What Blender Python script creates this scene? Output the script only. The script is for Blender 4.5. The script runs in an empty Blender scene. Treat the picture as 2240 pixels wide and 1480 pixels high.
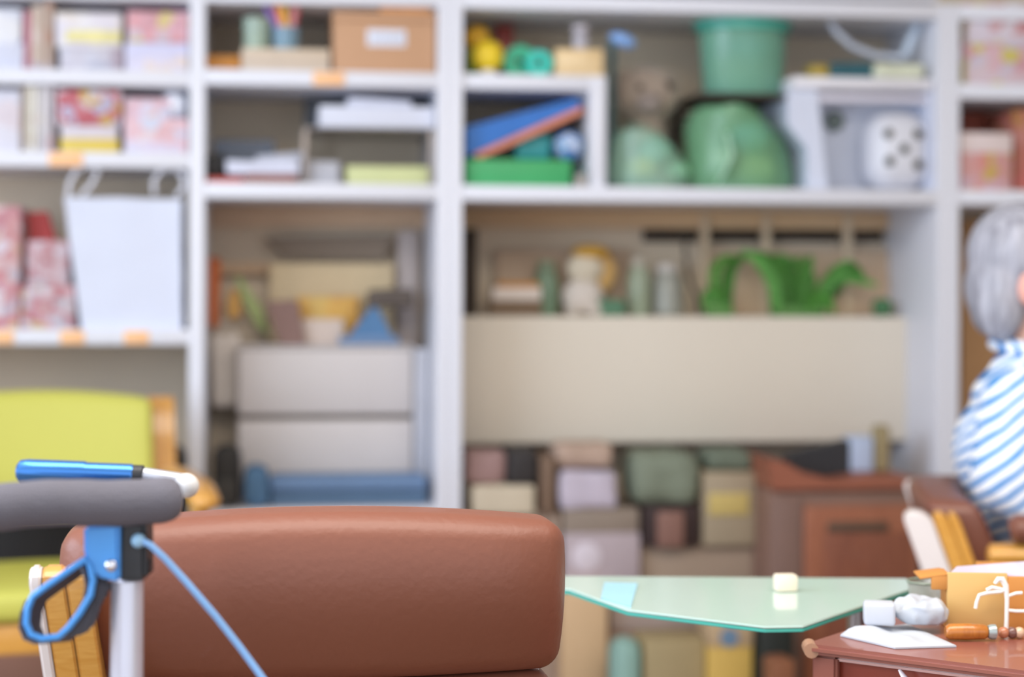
import bpy, bmesh, math, random
from mathutils import Vector, Matrix
random.seed(7)
from mathutils import noise
noise.seed_set(11)
S = bpy.context.scene
COL = S.collection
R = math.radians

# ------------------------------------------------------------------ camera
F = 4086.0                       # focal length in pixels of the 2240 x 1480 frame
YAW = R(7.5); ROLL = R(0.2); HZ = 640.0
CAM = Vector((0, 0, 1.08))
fw = Vector((math.sin(YAW), math.cos(YAW), 0))
rt = Vector((math.cos(YAW), -math.sin(YAW), 0))
up = Vector((0, 0, 1))
RI = rt*math.cos(ROLL) + up*math.sin(ROLL)
UI = up*math.cos(ROLL) - rt*math.sin(ROLL)
cd = bpy.data.cameras.new('camera'); cam = bpy.data.objects.new('camera', cd); COL.objects.link(cam)
cd.sensor_width = 36; cd.lens = F/2240*36; cd.shift_y = -(740-HZ)/2240
M = Matrix((RI, UI, -fw)).transposed().to_4x4(); M.translation = CAM; cam.matrix_world = M
cd.dof.use_dof = True; cd.dof.focus_distance = 1.95; cd.dof.aperture_fstop = 2.6
cd.clip_start = 0.05
S.camera = cam
# ------------------------------------------------------------------ light
S.view_settings.view_transform = 'Standard'; S.view_settings.look = 'None'
S.view_settings.gamma = 1; S.view_settings.use_curve_mapping = False
S.view_settings.exposure = 0.68
w = bpy.data.worlds.new('world'); S.world = w; w.use_nodes = True
bg = w.node_tree.nodes['Background']; bg.inputs[0].default_value = (0.86, 0.92, 1.0, 1); bg.inputs[1].default_value = 0.95
def area(name, loc, target, sx, sy, power, col):
    l = bpy.data.lights.new(name, 'AREA'); l.shape = 'RECTANGLE'; l.size = sx; l.size_y = sy
    l.energy = power; l.color = col
    o = bpy.data.objects.new(name, l); COL.objects.link(o); o.location = loc
    o.rotation_euler = (Vector(target)-Vector(loc)).to_track_quat('-Z', 'Y').to_euler()
    return o
area('window_daylight', (-2.45, 1.6, 1.55), (3, 2.9, 0.9), 3.0, 1.7, 62, (0.66, 0.80, 1.0))
area('ceiling_lamp_light', (0.4, 1.9, 2.50), (0.4, 2.5, 0), 2.4, 1.6, 56, (1.0, 0.93, 0.84))

# ------------------------------------------------------------------ helpers
def V(px, py, d):                # point of the place at depth d along the view
    return CAM + fw*d + RI*((px-1120)/F*d) + UI*(-(py-HZ)/F*d)
def W(px, py, Y):                # point on the plane y = Y
    r = fw + RI*((px-1120)/F) + UI*(-(py-HZ)/F)
    return CAM + r*(Y/r.y)
def ZP(px, py, z):               # point of the horizontal plane at height z
    r_ = fw + RI*((px-1120)/F) + UI*(-(py-HZ)/F)
    return CAM + r_*((z-CAM.z)/r_.z)
def L(lat, d, z):
    p = CAM + fw*d + rt*lat; return Vector((p.x, p.y, z))
def lin(h):
    h = h.lstrip('#'); o = []
    for i in (0, 2, 4):
        v = int(h[i:i+2], 16)/255
        o.append(v/12.92 if v <= .04045 else ((v+.055)/1.055)**2.4)
    return (*o, 1)
MATS = {}
def newmat(key):
    m = bpy.data.materials.new(key); m.use_nodes = True
    nt = m.node_tree; return m, nt, nt.nodes['Principled BSDF']
def mat(h, rough=.55, metal=0, var=.10, scale=12, bump=0, coat=0, alpha=1, trans=0, sheen=0, key=None):
    k = (h, rough, metal, var, scale, bump, coat, alpha, trans, sheen)
    if k in MATS: return MATS[k]
    m, nt, b = newmat(key or ('surface_'+h.lstrip('#')))
    N, LK = nt.nodes, nt.links
    c = lin(h)
    tc = N.new('ShaderNodeTexCoord'); no = N.new('ShaderNodeTexNoise')
    no.inputs['Scale'].default_value = scale; no.inputs['Detail'].default_value = 4
    LK.new(tc.outputs['Object'], no.inputs['Vector'])
    mx = N.new('ShaderNodeMix'); mx.data_type = 'RGBA'
    mx.inputs[6].default_value = tuple(min(1, x*(1-var)) for x in c[:3])+(1,)
    mx.inputs[7].default_value = tuple(min(1, x*(1+var)) for x in c[:3])+(1,)
    LK.new(no.outputs[0], mx.inputs[0]); LK.new(mx.outputs[2], b.inputs['Base Color'])
    b.inputs['Roughness'].default_value = rough; b.inputs['Metallic'].default_value = metal
    b.inputs['Coat Weight'].default_value = coat; b.inputs['Alpha'].default_value = alpha
    b.inputs['Transmission Weight'].default_value = trans
    b.inputs['Sheen Weight'].default_value = sheen
    if bump:
        n2 = N.new('ShaderNodeTexNoise'); n2.inputs['Scale'].default_value = scale*25
        LK.new(tc.outputs['Object'], n2.inputs['Vector'])
        bp = N.new('ShaderNodeBump'); bp.inputs['Strength'].default_value = bump; bp.inputs['Distance'].default_value = .002
        LK.new(n2.outputs[0], bp.inputs['Height']); LK.new(bp.outputs[0], b.inputs['Normal'])
    MATS[k] = m; return m
def printed(cols, scale=22, rough=.45, stretch=(1, 1, 1)):      # colourful printed carton
    k = (tuple(cols), scale, stretch)
    if k in MATS: return MATS[k]
    m, nt, b = newmat('printed_carton'); N, LK = nt.nodes, nt.links
    tc = N.new('ShaderNodeTexCoord'); mp = N.new('ShaderNodeMapping'); mp.inputs['Scale'].default_value = stretch
    vo = N.new('ShaderNodeTexVoronoi'); vo.inputs['Scale'].default_value = scale*1.6
    LK.new(tc.outputs['Object'], mp.inputs[0]); LK.new(mp.outputs[0], vo.inputs['Vector'])
    sp = N.new('ShaderNodeSeparateColor'); LK.new(vo.outputs['Color'], sp.inputs[0])
    cr = N.new('ShaderNodeValToRGB'); cr.color_ramp.interpolation = 'CONSTANT'
    e = cr.color_ramp.elements
    while len(e) < len(cols): e.new(.5)
    for i, h in enumerate(cols):
        e[i].position = i/len(cols); e[i].color = tuple(x*.84 for x in lin(h)[:3])+(1,)
    LK.new(sp.outputs[0], cr.inputs[0]); LK.new(cr.outputs[0], b.inputs['Base Color'])
    b.inputs['Roughness'].default_value = rough
    MATS[k] = m; return m
def wood(h, h2, rough=.35, sc=(3, 3, 30), coat=.3):
    k = ('wood', h, h2, sc)
    if k in MATS: return MATS[k]
    m, nt, b = newmat('wood_grain'); N, LK = nt.nodes, nt.links
    tc = N.new('ShaderNodeTexCoord'); mp = N.new('ShaderNodeMapping'); mp.inputs['Scale'].default_value = sc
    no = N.new('ShaderNodeTexNoise'); no.inputs['Scale'].default_value = 6; no.inputs['Detail'].default_value = 6; no.inputs['Distortion'].default_value = 1
    LK.new(tc.outputs['Object'], mp.inputs[0]); LK.new(mp.outputs[0], no.inputs['Vector'])
    cr = N.new('ShaderNodeValToRGB'); cr.color_ramp.elements[0].position = .35; cr.color_ramp.elements[1].position = .7
    cr.color_ramp.elements[0].color = lin(h2); cr.color_ramp.elements[1].color = lin(h)
    LK.new(no.outputs[0], cr.inputs[0]); LK.new(cr.outputs[0], b.inputs['Base Color'])
    b.inputs['Roughness'].default_value = rough; b.inputs['Coat Weight'].default_value = coat
    MATS[k] = m; return m
def striped(h, h2, freq, direction, dist=1.5, key='striped_knit'):
    m, nt, b = newmat(key); N, LK = nt.nodes, nt.links
    tc = N.new('ShaderNodeTexCoord'); vm = N.new('ShaderNodeVectorMath'); vm.operation = 'DOT_PRODUCT'
    d = Vector(direction).normalized(); vm.inputs[1].default_value = d
    LK.new(tc.outputs['Object'], vm.inputs[0])
    no = N.new('ShaderNodeTexNoise'); no.inputs['Scale'].default_value = 9; LK.new(tc.outputs['Object'], no.inputs['Vector'])
    ad = N.new('ShaderNodeMath'); ad.operation = 'MULTIPLY_ADD'
    LK.new(no.outputs[0], ad.inputs[0]); ad.inputs[1].default_value = dist*.01; LK.new(vm.outputs['Value'], ad.inputs[2])
    mu = N.new('ShaderNodeMath'); mu.operation = 'MULTIPLY'; mu.inputs[1].default_value = freq*2*math.pi; LK.new(ad.outputs[0], mu.inputs[0])
    si = N.new('ShaderNodeMath'); si.operation = 'SINE'; LK.new(mu.outputs[0], si.inputs[0])
    cr = N.new('ShaderNodeValToRGB'); cr.color_ramp.elements[0].position = .0; cr.color_ramp.elements[1].position = .6
    cr.color_ramp.elements[0].color = lin(h); cr.color_ramp.elements[1].color = lin(h2)
    LK.new(si.outputs[0], cr.inputs[0]); LK.new(cr.outputs[0], b.inputs['Base Color'])
    b.inputs['Roughness'].default_value = .85
    return m

ROOT = {}
def thing(name, label, cat, loc, rotz=0, group=None):
    o = bpy.data.objects.new(name, None); COL.objects.link(o); o.empty_display_size = .05
    o.location = loc; o.rotation_euler = (0, 0, rotz); o['label'] = label; o['category'] = cat
    if group: o['group'] = group
    ROOT[o.name] = Vector(loc); return o
def root_of(p):
    while p.parent: p = p.parent
    return p
def obj(name, bm, m, parent=None, local=False, smooth=True, label=None):
    """one mesh object; bm in world coordinates unless local"""
    if parent is not None and not local:
        bmesh.ops.translate(bm, verts=bm.verts, vec=-root_of(parent).location)
    bmesh.ops.recalc_face_normals(bm, faces=bm.faces)
    me = bpy.data.meshes.new(name); bm.to_mesh(me); bm.free()
    me.materials.append(m)
    if smooth:
        for p in me.polygons: p.use_smooth = True
        me.set_sharp_from_angle(angle=R(38))
    o = bpy.data.objects.new(name, me); COL.objects.link(o)
    if parent is not None: o.parent = parent
    if label: o['label'] = label
    return o
def top(name, bm, m, label, cat, group=None, kind=None):
    """a thing that is a single mesh, its origin at its base"""
    vs = [v.co for v in bm.verts]
    c = Vector(((min(v.x for v in vs)+max(v.x for v in vs))/2, (min(v.y for v in vs)+max(v.y for v in vs))/2, min(v.z for v in vs)))
    bmesh.ops.translate(bm, verts=bm.verts, vec=-c)
    o = obj(name, bm, m); o.location = c
    if label: o['label'] = label
    if cat: o['category'] = cat
    if group: o['group'] = group
    if kind: o['kind'] = kind
    return o
def B(): return bmesh.new()
def rbox(x0, x1, y0, y1, z0, z1, bev=.003, seg=2, bm=None):
    b2 = bmesh.new()
    bmesh.ops.create_cube(b2, size=1)
    for v in b2.verts:
        v.co = Vector(((x0+x1)/2+v.co.x*(x1-x0), (y0+y1)/2+v.co.y*(y1-y0), (z0+z1)/2+v.co.z*(z1-z0)))
    if bev: bmesh.ops.bevel(b2, geom=b2.edges[:], offset=min(bev, .45*min(abs(x1-x0), abs(y1-y0), abs(z1-z0))), segments=seg, affect='EDGES', profile=.5)
    return join(bm, b2)
def join(bm, b2):
    if bm is None: return b2
    me = bpy.data.meshes.new('t'); b2.to_mesh(me); b2.free(); bm.from_mesh(me); bpy.data.meshes.remove(me); return bm
def xf(bm, mtx): bmesh.ops.transform(bm, matrix=mtx, verts=bm.verts); return bm
def rotate(bm, c, ang, axis='Y'):
    c = Vector(c); return xf(bm, Matrix.Translation(c) @ Matrix.Rotation(ang, 4, axis) @ Matrix.Translation(-c))
def ell(c, r, bm=None, u=20, v=12):
    b2 = bmesh.new(); bmesh.ops.create_uvsphere(b2, u_segments=u, v_segments=v, radius=1)
    r = (r, r, r) if isinstance(r, (int, float)) else r
    for q in b2.verts: q.co = Vector((q.co.x*r[0], q.co.y*r[1], q.co.z*r[2])) + Vector(c)
    return join(bm, b2)
def tube(pts, rad, seg=10, bm=None, caps=True, closed=False, flat=None):
    """sweep a circle (rad per point) along pts"""
    b2 = bmesh.new(); pts = [Vector(p) for p in pts]; n = len(pts)
    rr = rad if isinstance(rad, (list, tuple)) else [rad]*n
    rings = []; prev = None
    for i, p in enumerate(pts):
        if closed: t = pts[(i+1) % n]-pts[i-1]
        else: t = pts[min(i+1, n-1)]-pts[max(i-1, 0)]
        t.normalize()
        if prev is None:
            a = Vector((0, 0, 1)) if abs(t.z) < .9 else Vector((1, 0, 0))
            nx = t.cross(a).normalized()
        else: nx = (prev - t*prev.dot(t)).normalized()
        prev = nx; ny = t.cross(nx)
        fx, fy = (1, 1) if flat is None else flat
        rings.append([b2.verts.new(p + nx*math.cos(2*math.pi*k/seg)*rr[i]*fx + ny*math.sin(2*math.pi*k/seg)*rr[i]*fy) for k in range(seg)])
    m = n if closed else n-1
    for i in range(m):
        a, b = rings[i], rings[(i+1) % n]
        for k in range(seg): b2.faces.new((a[k], a[(k+1) % seg], b[(k+1) % seg], b[k]))
    if caps and not closed:
        b2.faces.new(rings[0][::-1]); b2.faces.new(rings[-1])
    return join(bm, b2)
def lathe(c, prof, seg=28, bm=None, sq=1.0):
    """prof: (radius, z) from the base up"""
    b2 = bmesh.new(); rings = []
    for r_, z in prof:
        rings.append([b2.verts.new((c[0]+r_*math.cos(2*math.pi*k/seg), c[1]+sq*r_*math.sin(2*math.pi*k/seg), c[2]+z)) for k in range(seg)])
    for a, b in zip(rings, rings[1:]):
        for k in range(seg): b2.faces.new((a[k], a[(k+1) % seg], b[(k+1) % seg], b[k]))
    b2.faces.new(rings[0][::-1]); b2.faces.new(rings[-1])
    return join(bm, b2)
def prism(pts, thick, bev=0, bm=None):
    """pts: 3-D polygon, thickened by the vector thick"""
    b2 = bmesh.new(); t = Vector(thick)
    a = [b2.verts.new(Vector(p)) for p in pts]; b = [b2.verts.new(Vector(p)+t) for p in pts]; n = len(a)
    b2.faces.new(a[::-1]); b2.faces.new(b)
    for k in range(n): b2.faces.new((a[k], a[(k+1) % n], b[(k+1) % n], b[k]))
    bmesh.ops.recalc_face_normals(b2, faces=b2.faces)
    if bev: bmesh.ops.bevel(b2, geom=b2.edges[:], offset=bev, segments=2, affect='EDGES')
    return join(bm, b2)
def crumple(bm, amp, sc=9, seed=0, keepz=None):
    from mathutils import noise
    for v in bm.verts:
        if keepz is not None and v.co.z <= keepz+1e-4: continue
        n = noise.noise_vector(v.co*sc+Vector((seed, seed*.7, 0)))
        v.co += n*amp
    if keepz is not None:
        for v in bm.verts: v.co.z = max(v.co.z, keepz)
    return bm
def grid_box(x0, x1, y0, y1, z0, z1, n=6, bev=.01):
    b = rbox(x0, x1, y0, y1, z0, z1, bev)
    bmesh.ops.subdivide_edges(b, edges=[e for e in b.edges if e.calc_length() > .03], cuts=n, use_grid_fill=True)
    return b
def remeshed(bm, voxel, smooth=6):
    me = bpy.data.meshes.new('t'); bm.to_mesh(me); bm.free()
    o = bpy.data.objects.new('t', me); COL.objects.link(o)
    r = o.modifiers.new('r', 'REMESH'); r.mode = 'VOXEL'; r.voxel_size = voxel
    s = o.modifiers.new('s', 'SMOOTH'); s.factor = .5; s.iterations = smooth
    bpy.context.view_layer.update()
    dg = bpy.context.evaluated_depsgraph_get()
    me2 = bpy.data.meshes.new_from_object(o.evaluated_get(dg))
    b2 = bmesh.new(); b2.from_mesh(me2)
    bpy.data.objects.remove(o); bpy.data.meshes.remove(me); bpy.data.meshes.remove(me2)
    return b2
def struct(name, bm, m):
    o = obj(name, bm, m); o['kind'] = 'structure'; return o

# ------------------------------------------------------------------ the room
YF, YB = 4.46, 4.86                         # front and back of the shelving
floor_m = wood('#8c6c4c', '#7a5c40', .4, (2, .3, 2), .2)
struct('floor', rbox(-2.6, 3.6, -1.2, 5.0, -.05, 0, 0), floor_m)
wall_m = mat('#d8cbb8', .8, var=.03, scale=3)
struct('wall_back', rbox(-2.6, 3.6, 4.90, 5.0, 0, 2.6, 0), wall_m)
struct('ceiling', rbox(-2.6, 3.6, -1.2, 5.0, 2.6, 2.65, 0), mat('#eeeae2', .9, var=.02))
struct('wall_right', rbox(3.6, 3.7, -1.2, 5.0, 0, 2.6, 0), wall_m)
wl = rbox(-2.7, -2.6, -1.2, 5.0, 0, .7, 0)
rbox(-2.7, -2.6, -1.2, 5.0, 2.4, 2.6, 0, bm=wl); rbox(-2.7, -2.6, -1.2, 0.1, .7, 2.4, 0, bm=wl); rbox(-2.7, -2.6, 3.1, 5.0, .7, 2.4, 0, bm=wl)
struct('wall_left', wl, wall_m)
wf = rbox(-2.68, -2.62, .1, 3.1, .7, .75); rbox(-2.68, -2.62, .1, 3.1, 2.35, 2.4, bm=wf)
for yy in (.1, 1.07, 2.07, 3.04): rbox(-2.68, -2.62, yy, yy+.06, .7, 2.4, bm=wf)
struct('window_1', wf, mat('#e4e4e6', .4, var=.02))
struct('baseboard_back', rbox(-2.6, 3.6, 4.885, 4.90, 0, .08, .002), mat('#8c7a64', .6))
cl = thing('ceiling_light', 'flat rectangular ceiling light panel above the tables', 'ceiling light', (.4, 1.9, 2.53))
obj('frame', rbox(-.68, 1.48, 1.2, 2.6, 2.53, 2.6, .005), mat('#e8e8e8', .4), cl)

# ------------------------------------------------------------------ shelving
white = mat('#e2e3ec', .42, var=.02, scale=3, key='white_laminate')
backm = mat('#dccab2', .7, var=.06, scale=4, key='tan_back_panel')
lab_m = mat('#ffc48f', .6, var=.04, scale=30, key='orange_label')
def sx(px, Y=YF): return W(px, 640, Y).x
def sz(px, py, Y=YF): return W(px, py, Y).z
XL = sx(-560)                     # far left end, outside the frame
xa0, xa1 = sx(413), sx(447)       # upright between left and centre bays
xm0, xmm, xm1 = sx(956), sx(983), sx(1011)
xr0, xrm, xr1 = sx(2051), sx(2074), sx(2098)
XR = sx(3150)
TOPZ = 1.80
def board(unit, x0, x1, zt, th=.036, y0=YF, y1=YB, name='shelf'):
    return obj(name, rbox(x0, x1, y0, y1, zt-th, zt, .0015), white, unit)
# shelf top heights read where each board meets the picture
zA1, zA2, zA3 = sz(200, 152), sz(200, 332), sz(200, 720)
zB1, zB2, zB3 = sz(700, 155), sz(700, 401), sz(700, 1112)
zC1, zC2 = sz(1160, 162), sz(1500, 410)
zD1, zD2 = sz(2170, 184), sz(2170, 416)
ztop = sz(1500, -44); ztopA = sz(200, -150)
uA = thing('shelving_unit', 'white shelving unit holding the board game boxes and the white paper bag', 'shelf', (xa0-.6, (YF+YB)/2, 0))
uC = thing('shelving_unit', 'white shelving unit right of the centre post, holding green toys above a cream panel', 'shelf', ((xmm+xrm)/2, (YF+YB)/2, 0))
uD = thing('shelving_unit', 'white shelving unit behind the seated person with pink boxes on two shelves', 'shelf', (xrm+.5, (YF+YB)/2, 0))
def upright(u, x0, x1, z0=0, z1=TOPZ): return obj('upright', rbox(x0, x1, YF, YB, z0, z1, .0015), white, u)
upright(uA, XL-.03, XL); upright(uA, xa0, xa1); upright(uA, xm0, xmm)
upright(uC, xmm+.0005, xm1); upright(uC, xr0, xrm); upright(uD, xrm+.0005, xr1); upright(uD, XR, XR+.03)
shA = [board(uA, XL, xa0, z) for z in (zA1, zA2, zA3, .10, TOPZ)]
shB = [board(uA, xa1, xm0, z) for z in (zB1, zB2, zB3, .10, TOPZ)]
shC = [board(uC, xm1, xr0, z) for z in (zC2, ztop, .10, TOPZ)]
shD = [board(uD, xr1, XR, z) for z in (zD1, zD2, .55, .10, TOPZ)]
for u, x0, x1 in ((uA, XL-.03, xmm), (uC, xmm+.0005, xrm), (uD, xrm+.0005, XR+.03)):
    obj('back_panel', rbox(x0, x1, YB+.0005, YB+.012, 0, TOPZ, 0), backm, u)
# small nested shelf in the right unit
xn0, xn1 = sx(1291), sx(1326)
obj('shelf', rbox(xm1, xn0, YF+.01, YB, zC1-.036, zC1, .0015), white, uC)
obj('divider', rbox(xn0, xn1, YF+.01, YB, zC2, zC1, .0015), white, uC)
# recessed ledge with a cream front panel in the right unit
YP = 4.70
zL = sz(1500, 692, YP); zP = sz(1500, 966, YP)
cream = mat('#e2d8c8', .7, var=.05, scale=2, key='cream_panel')
obj('ledge', rbox(xm1, xr0, YP, YB, zL-.02, zL, .001), cream, uC)
obj('front_panel', rbox(xm1, xr0, YP-.012, YP, zP, zL, .002), cream, uC, label='cream front panel below the ledge')
obj('back_rail', rbox(xm1, xr0, YB-.03, YB-.001, sz(1500, 500, YB), zC2-.036, .001), mat('#d8b68e', .6), uC)
obj('back_rail', rbox(xa1, xm0, YB-.03, YB-.001, sz(700, 498, YB), zB2-.036, .001), mat('#d8b898', .6), uA)
for px in (1535, 1668, 1845):
    obj('rail_post', rbox(sx(px-9, YB), sx(px+9, YB), YB-.04, YB-.031, zL, sz(px, 470, YB), .001), mat('#d8c2a4', .6), uC)
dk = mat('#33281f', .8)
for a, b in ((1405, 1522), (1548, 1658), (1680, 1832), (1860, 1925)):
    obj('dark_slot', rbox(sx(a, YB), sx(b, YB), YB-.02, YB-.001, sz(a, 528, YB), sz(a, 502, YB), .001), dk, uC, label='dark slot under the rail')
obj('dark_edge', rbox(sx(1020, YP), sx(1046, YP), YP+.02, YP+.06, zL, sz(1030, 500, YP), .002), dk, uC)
# orange shelf-edge labels
def edge_label(shelf, px0, px1, zt):
    obj('edge_label', rbox(sx(px0), sx(px1), YF-.0025, YF-.0005, zt-.034, zt-.003, .0005), lab_m, shelf, label='orange paper label on the shelf edge')
for a, b in ((106, 180),): edge_label(shA[1], a, b, zA2)
for a, b in ((-30, 30), (132, 185), (272, 326)): edge_label(shA[2], a, b, zA3)
edge_label(shB[0], 683, 752, zB1)

# ------------------------------------------------------------------ cartons and books on the shelves
PINK = ['#f0c3cb', '#e8e0ee', '#e08f96', '#f4d9a0', '#d9c6e2', '#d96a74', '#f3e9ee', '#c9d3ea']
PINK3 = ['#d9a0a8', '#e6c6cf', '#cf8a92', '#ece2ea', '#e3c29a', '#dcb2c0', '#c9bccb']
PINK2 = ['#cf7c86', '#e0c6d0', '#c4626c', '#ded6de', '#d8b068', '#d49cae', '#c2bcd6']
PALE = ['#f0eef6', '#e6e2ee', '#f3e6e8', '#dfe4f2', '#efe9da', '#ecd6dc']
GREY = ['#d8d8e6', '#c3c4d6', '#e9e6f0', '#b8a9b8', '#d6d2de']
CREAMP = ['#efe9dc', '#e6dccb', '#f4f0ee', '#e8d8d0', '#dfe0cf']
def carton(label, px0, px1, pyt, zb, yo, dep, body, lid=None, split=.5, group='boxes on the white shelves', name='board_game_box', cat='box', zt=None):
    Y = YF+yo; x0, x1 = sx(px0, Y), sx(px1, Y)
    if zt is None: zt = sz((px0+px1)/2, pyt, Y)
    t = thing(name, label, cat, ((x0+x1)/2, Y+dep/2, zb), 0, group)
    h = zt-zb
    obj('body', rbox(x0+.001, x1-.001, Y+.001, Y+dep-.001, zb, zb+h*.92, .002), body, t)
    obj('lid', rbox(x0, x1, Y, Y+dep, zt-h*split, zt, .003), lid or body, t)
    return zt
def book(label, px0, px1, pyt, zb, yo, dep, cover, group='upright books on the left shelves'):
    Y = YF+yo; x0, x1 = sx(px0, Y), sx(px1, Y); zt = sz((px0+px1)/2, pyt, Y)
    t = thing('book', label, 'book', ((x0+x1)/2, Y+dep/2, zb), 0, group)
    cv = rbox(x0, x0+.002, Y, Y+dep, zb, zt, .0005); rbox(x1-.002, x1, Y, Y+dep, zb, zt, .0005, bm=cv); rbox(x0, x1, Y, Y+.002, zb, zt, .0005, bm=cv)
    obj('cover', cv, cover, t)
    obj('pages', rbox(x0+.0022, x1-.0022, Y+.0025, Y+dep-.003, zb+.003, zt-.003, .0005), mat('#ece6da', .8), t)
G1 = 'game boxes on the top left shelf'; G2 = 'game boxes on the second left shelf'; G3 = 'boxes beside the white bag'
# top row
z = carton('pale box at the far left of the top shelf, lower of two', -70, 50, 94, zA1, .02, .2, mat('#ced1e2', .5), group=G1)
carton('white box with blue edge at the far left of the top shelf, upper of two', -75, 45, 18, z, .03, .2, printed(['#eceef8', '#f5f5fa', '#e2e6f4', '#a9b4e2'], 9), group=G1)
book('thin crimson upright book left of the beige one on the top shelf', 50, 66, 24, zA1, .03, .18, mat('#c98795', .5))
book('tall beige pink upright book on the top left shelf', 67, 92, 12, zA1, .025, .2, printed(['#d9c4b4', '#cdbfc9', '#e2cfc4'], 14))
book('tan upright book touching the yellow striped white box', 93, 114, 4, zA1, .03, .2, printed(['#cdb4a4', '#d8c8c8', '#c9a28e'], 14))
z = carton('grey white printed box under the white box with yellow band', 128, 268, 104, zA1, .02, .2, printed(GREY, 18), group=G1)
z2 = carton('white box with a yellow band on the top left shelf', 119, 264, 27, z, .015, .2, printed(['#f4f0f4', '#f7f2f0', '#eee8f2', '#f0e6e0'], 12), group=G1)
o = obj('yellow_band', rbox(sx(142, YF+.013), sx(262, YF+.013), YF+.012, YF+.0145, z+.013, z+.038, .0005), mat('#e6dc94', .5, var=.25, scale=30), bpy.data.objects[list(ROOT)[-1]], label='yellow band')
z = carton('white lilac box under the pink box, beside the first post', 271, 410, 93, zA1, .02, .2, printed(['#e6e0f2', '#efe6ee', '#f0dfd8', '#dcd8ee'], 14), mat('#cdcce6', .5), .45, group=G1)
carton('pink printed box with yellow spots, beside the first post', 275, 411, 25, z, .015, .2, printed(['#e8b6c4', '#e7a9b0', '#dcc6cf', '#e3cf8c', '#d9a0a8', '#c9b8d0'], 20), group=G1)
# second row
carton('tall white box at the far left of the second shelf', -70, 44, 196, zA2, .02, .2, printed(['#dfe0f0', '#eae8f4', '#eadfe8', '#d6daea'], 10), group=G2)
book('thin tan upright book on the second shelf beside the tall white box', 46, 54, 190, zA2, .03, .18, mat('#c9b199', .6))
book('cream upright book on the second left shelf', 56, 78, 187, zA2, .025, .2, printed(CREAMP, 12))
book('white upright book on the second left shelf', 79, 99, 187, zA2, .03, .2, printed(['#ebe6e8', '#e2dde2', '#efe8e2'], 12))
book('grey upright book with a pink top on the second left shelf', 100, 116, 186, zA2, .025, .2, printed(['#d6ced4', '#dcc2c6', '#cfc8d2'], 12))
z = carton('yellow box at the bottom of the stack on the second left shelf', 130, 258, 303, zA2, .02, .2, mat('#dcc258', .5), group=G2)
z = carton('thin white box between the yellow and the red printed box', 131, 256, 274, z, .022, .2, mat('#d6ced6', .5), group=G2)
carton('red and pink printed box on top of the yellow box stack', 121, 264, 197, z, .015, .2, printed(PINK2, 26), group=G2)
zt = carton('pale pink printed box under the first post on the second shelf', 270, 410, 258, zA2, .02, .2, printed(['#efc8d0', '#e6dcee', '#ecc0c6', '#dbe0f4', '#f0dde2'], 20), group=G2)
carton('white printed box lying on the pale pink box by the first post', 268, 372, 214, zt, .03, .15, printed(['#e6def0', '#f0d0c8', '#dfe0f4', '#eac6d2'], 22), group=G2)
c = W(383, 232, YF+.08)
b = crumple(ell((c.x, c.y, zt+.034), (.030, .05, .034), u=24, v=16), .006, 30, 2)
top('rolled_cloth', b, mat('#eceef8', .8), 'small white rolled cloth on the pale pink box by the first post', 'cloth')
# third row
z = carton('pink box at the far left of the third shelf, lower of two', -70, 42, 590, zA3, .02, .2, printed(PINK3, 24), group=G3)
carton('tall pink box at the far left of the third shelf, upper of two', -70, 44, 450, z, .02, .2, printed(['#d9a0a4', '#e6c6ca', '#e5d8e4', '#dcb8a8', '#c98a94'], 20), group=G3)
z = carton('crimson printed box left of the white bag, lower of two', 44, 163, 625, zA3, .03, .2, printed(['#c98a90', '#d6a8b0', '#c9c2cc', '#d0b48a', '#b87078', '#d9cfd6'], 34), group=G3)
z = carton('dusty pink printed box left of the white bag, upper of two', 57, 150, 526, z, .035, .2, printed(['#cba0a6', '#d6bcc4', '#cfc6d2', '#bd858c'], 34), group=G3)
p = [W(64, 524, YF+.08), W(58, 464, YF+.08), W(102, 462, YF+.08), W(122, 524, YF+.08)]
for q in (p[0], p[3]): q.z = z
top('folded_card', prism(p, (0, .05, 0), .002), mat('#a32a28', .5), 'dark red folded card standing on the dusty pink box', 'card')
# white bag
YG = YF+.02
bt = thing('paper_bag', 'white paper bag with twisted handles on the third shelf', 'bag', (W(280, 700, YG).x, YG+.06, zA3))
def bag_shell(x0b, x1b, x0t, x1t, zb, zt, yb0, yb1):
    b2 = bmesh.new(); n = 14; rings = []
    def ring(f, inset=0):
        a0 = x0b+(x0t-x0b)*f+inset; a1 = x1b+(x1t-x1b)*f-inset; z_ = zb+(zt-zb)*f
        y0_, y1_ = yb0+inset, yb1-inset
        P = []
        for k in range(n): P.append((a0+(a1-a0)*k/n, y0_, z_))
        for k in range(4): P.append((a1, y0_+(y1_-y0_)*k/4, z_))
        for k in range(n): P.append((a1-(a1-a0)*k/n, y1_, z_))
        for k in range(4): P.append((a0, y1_-(y1_-y0_)*k/4, z_))
        return [b2.verts.new(q) for q in P]
    for i in range(13): rings.append(ring(i/12))
    rings.append(ring(1, .002)); rings.append(ring(.05, .002))
    for a, b_ in zip(rings, rings[1:]):
        m = len(a)
        for k in range(m): b2.faces.new((a[k], a[(k+1) % m], b_[(k+1) % m], b_[k]))
    b2.faces.new(rings[0][::-1]); b2.faces.new(rings[-1])
    return b2
a = W(178, 722, YG); b_ = W(397, 722, YG); c = W(140, 432, YG); d = W(396, 428, YG)
bs = bag_shell(a.x, b_.x, c.x, d.x, zA3, c.z, YG, YG+.12); crumple(bs, .003, 14, 3, zA3)
obj('bag_body', bs, mat('#d6dbec', .7, var=.02, scale=4), bt)
hm = mat('#dcdde8', .7)
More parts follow.
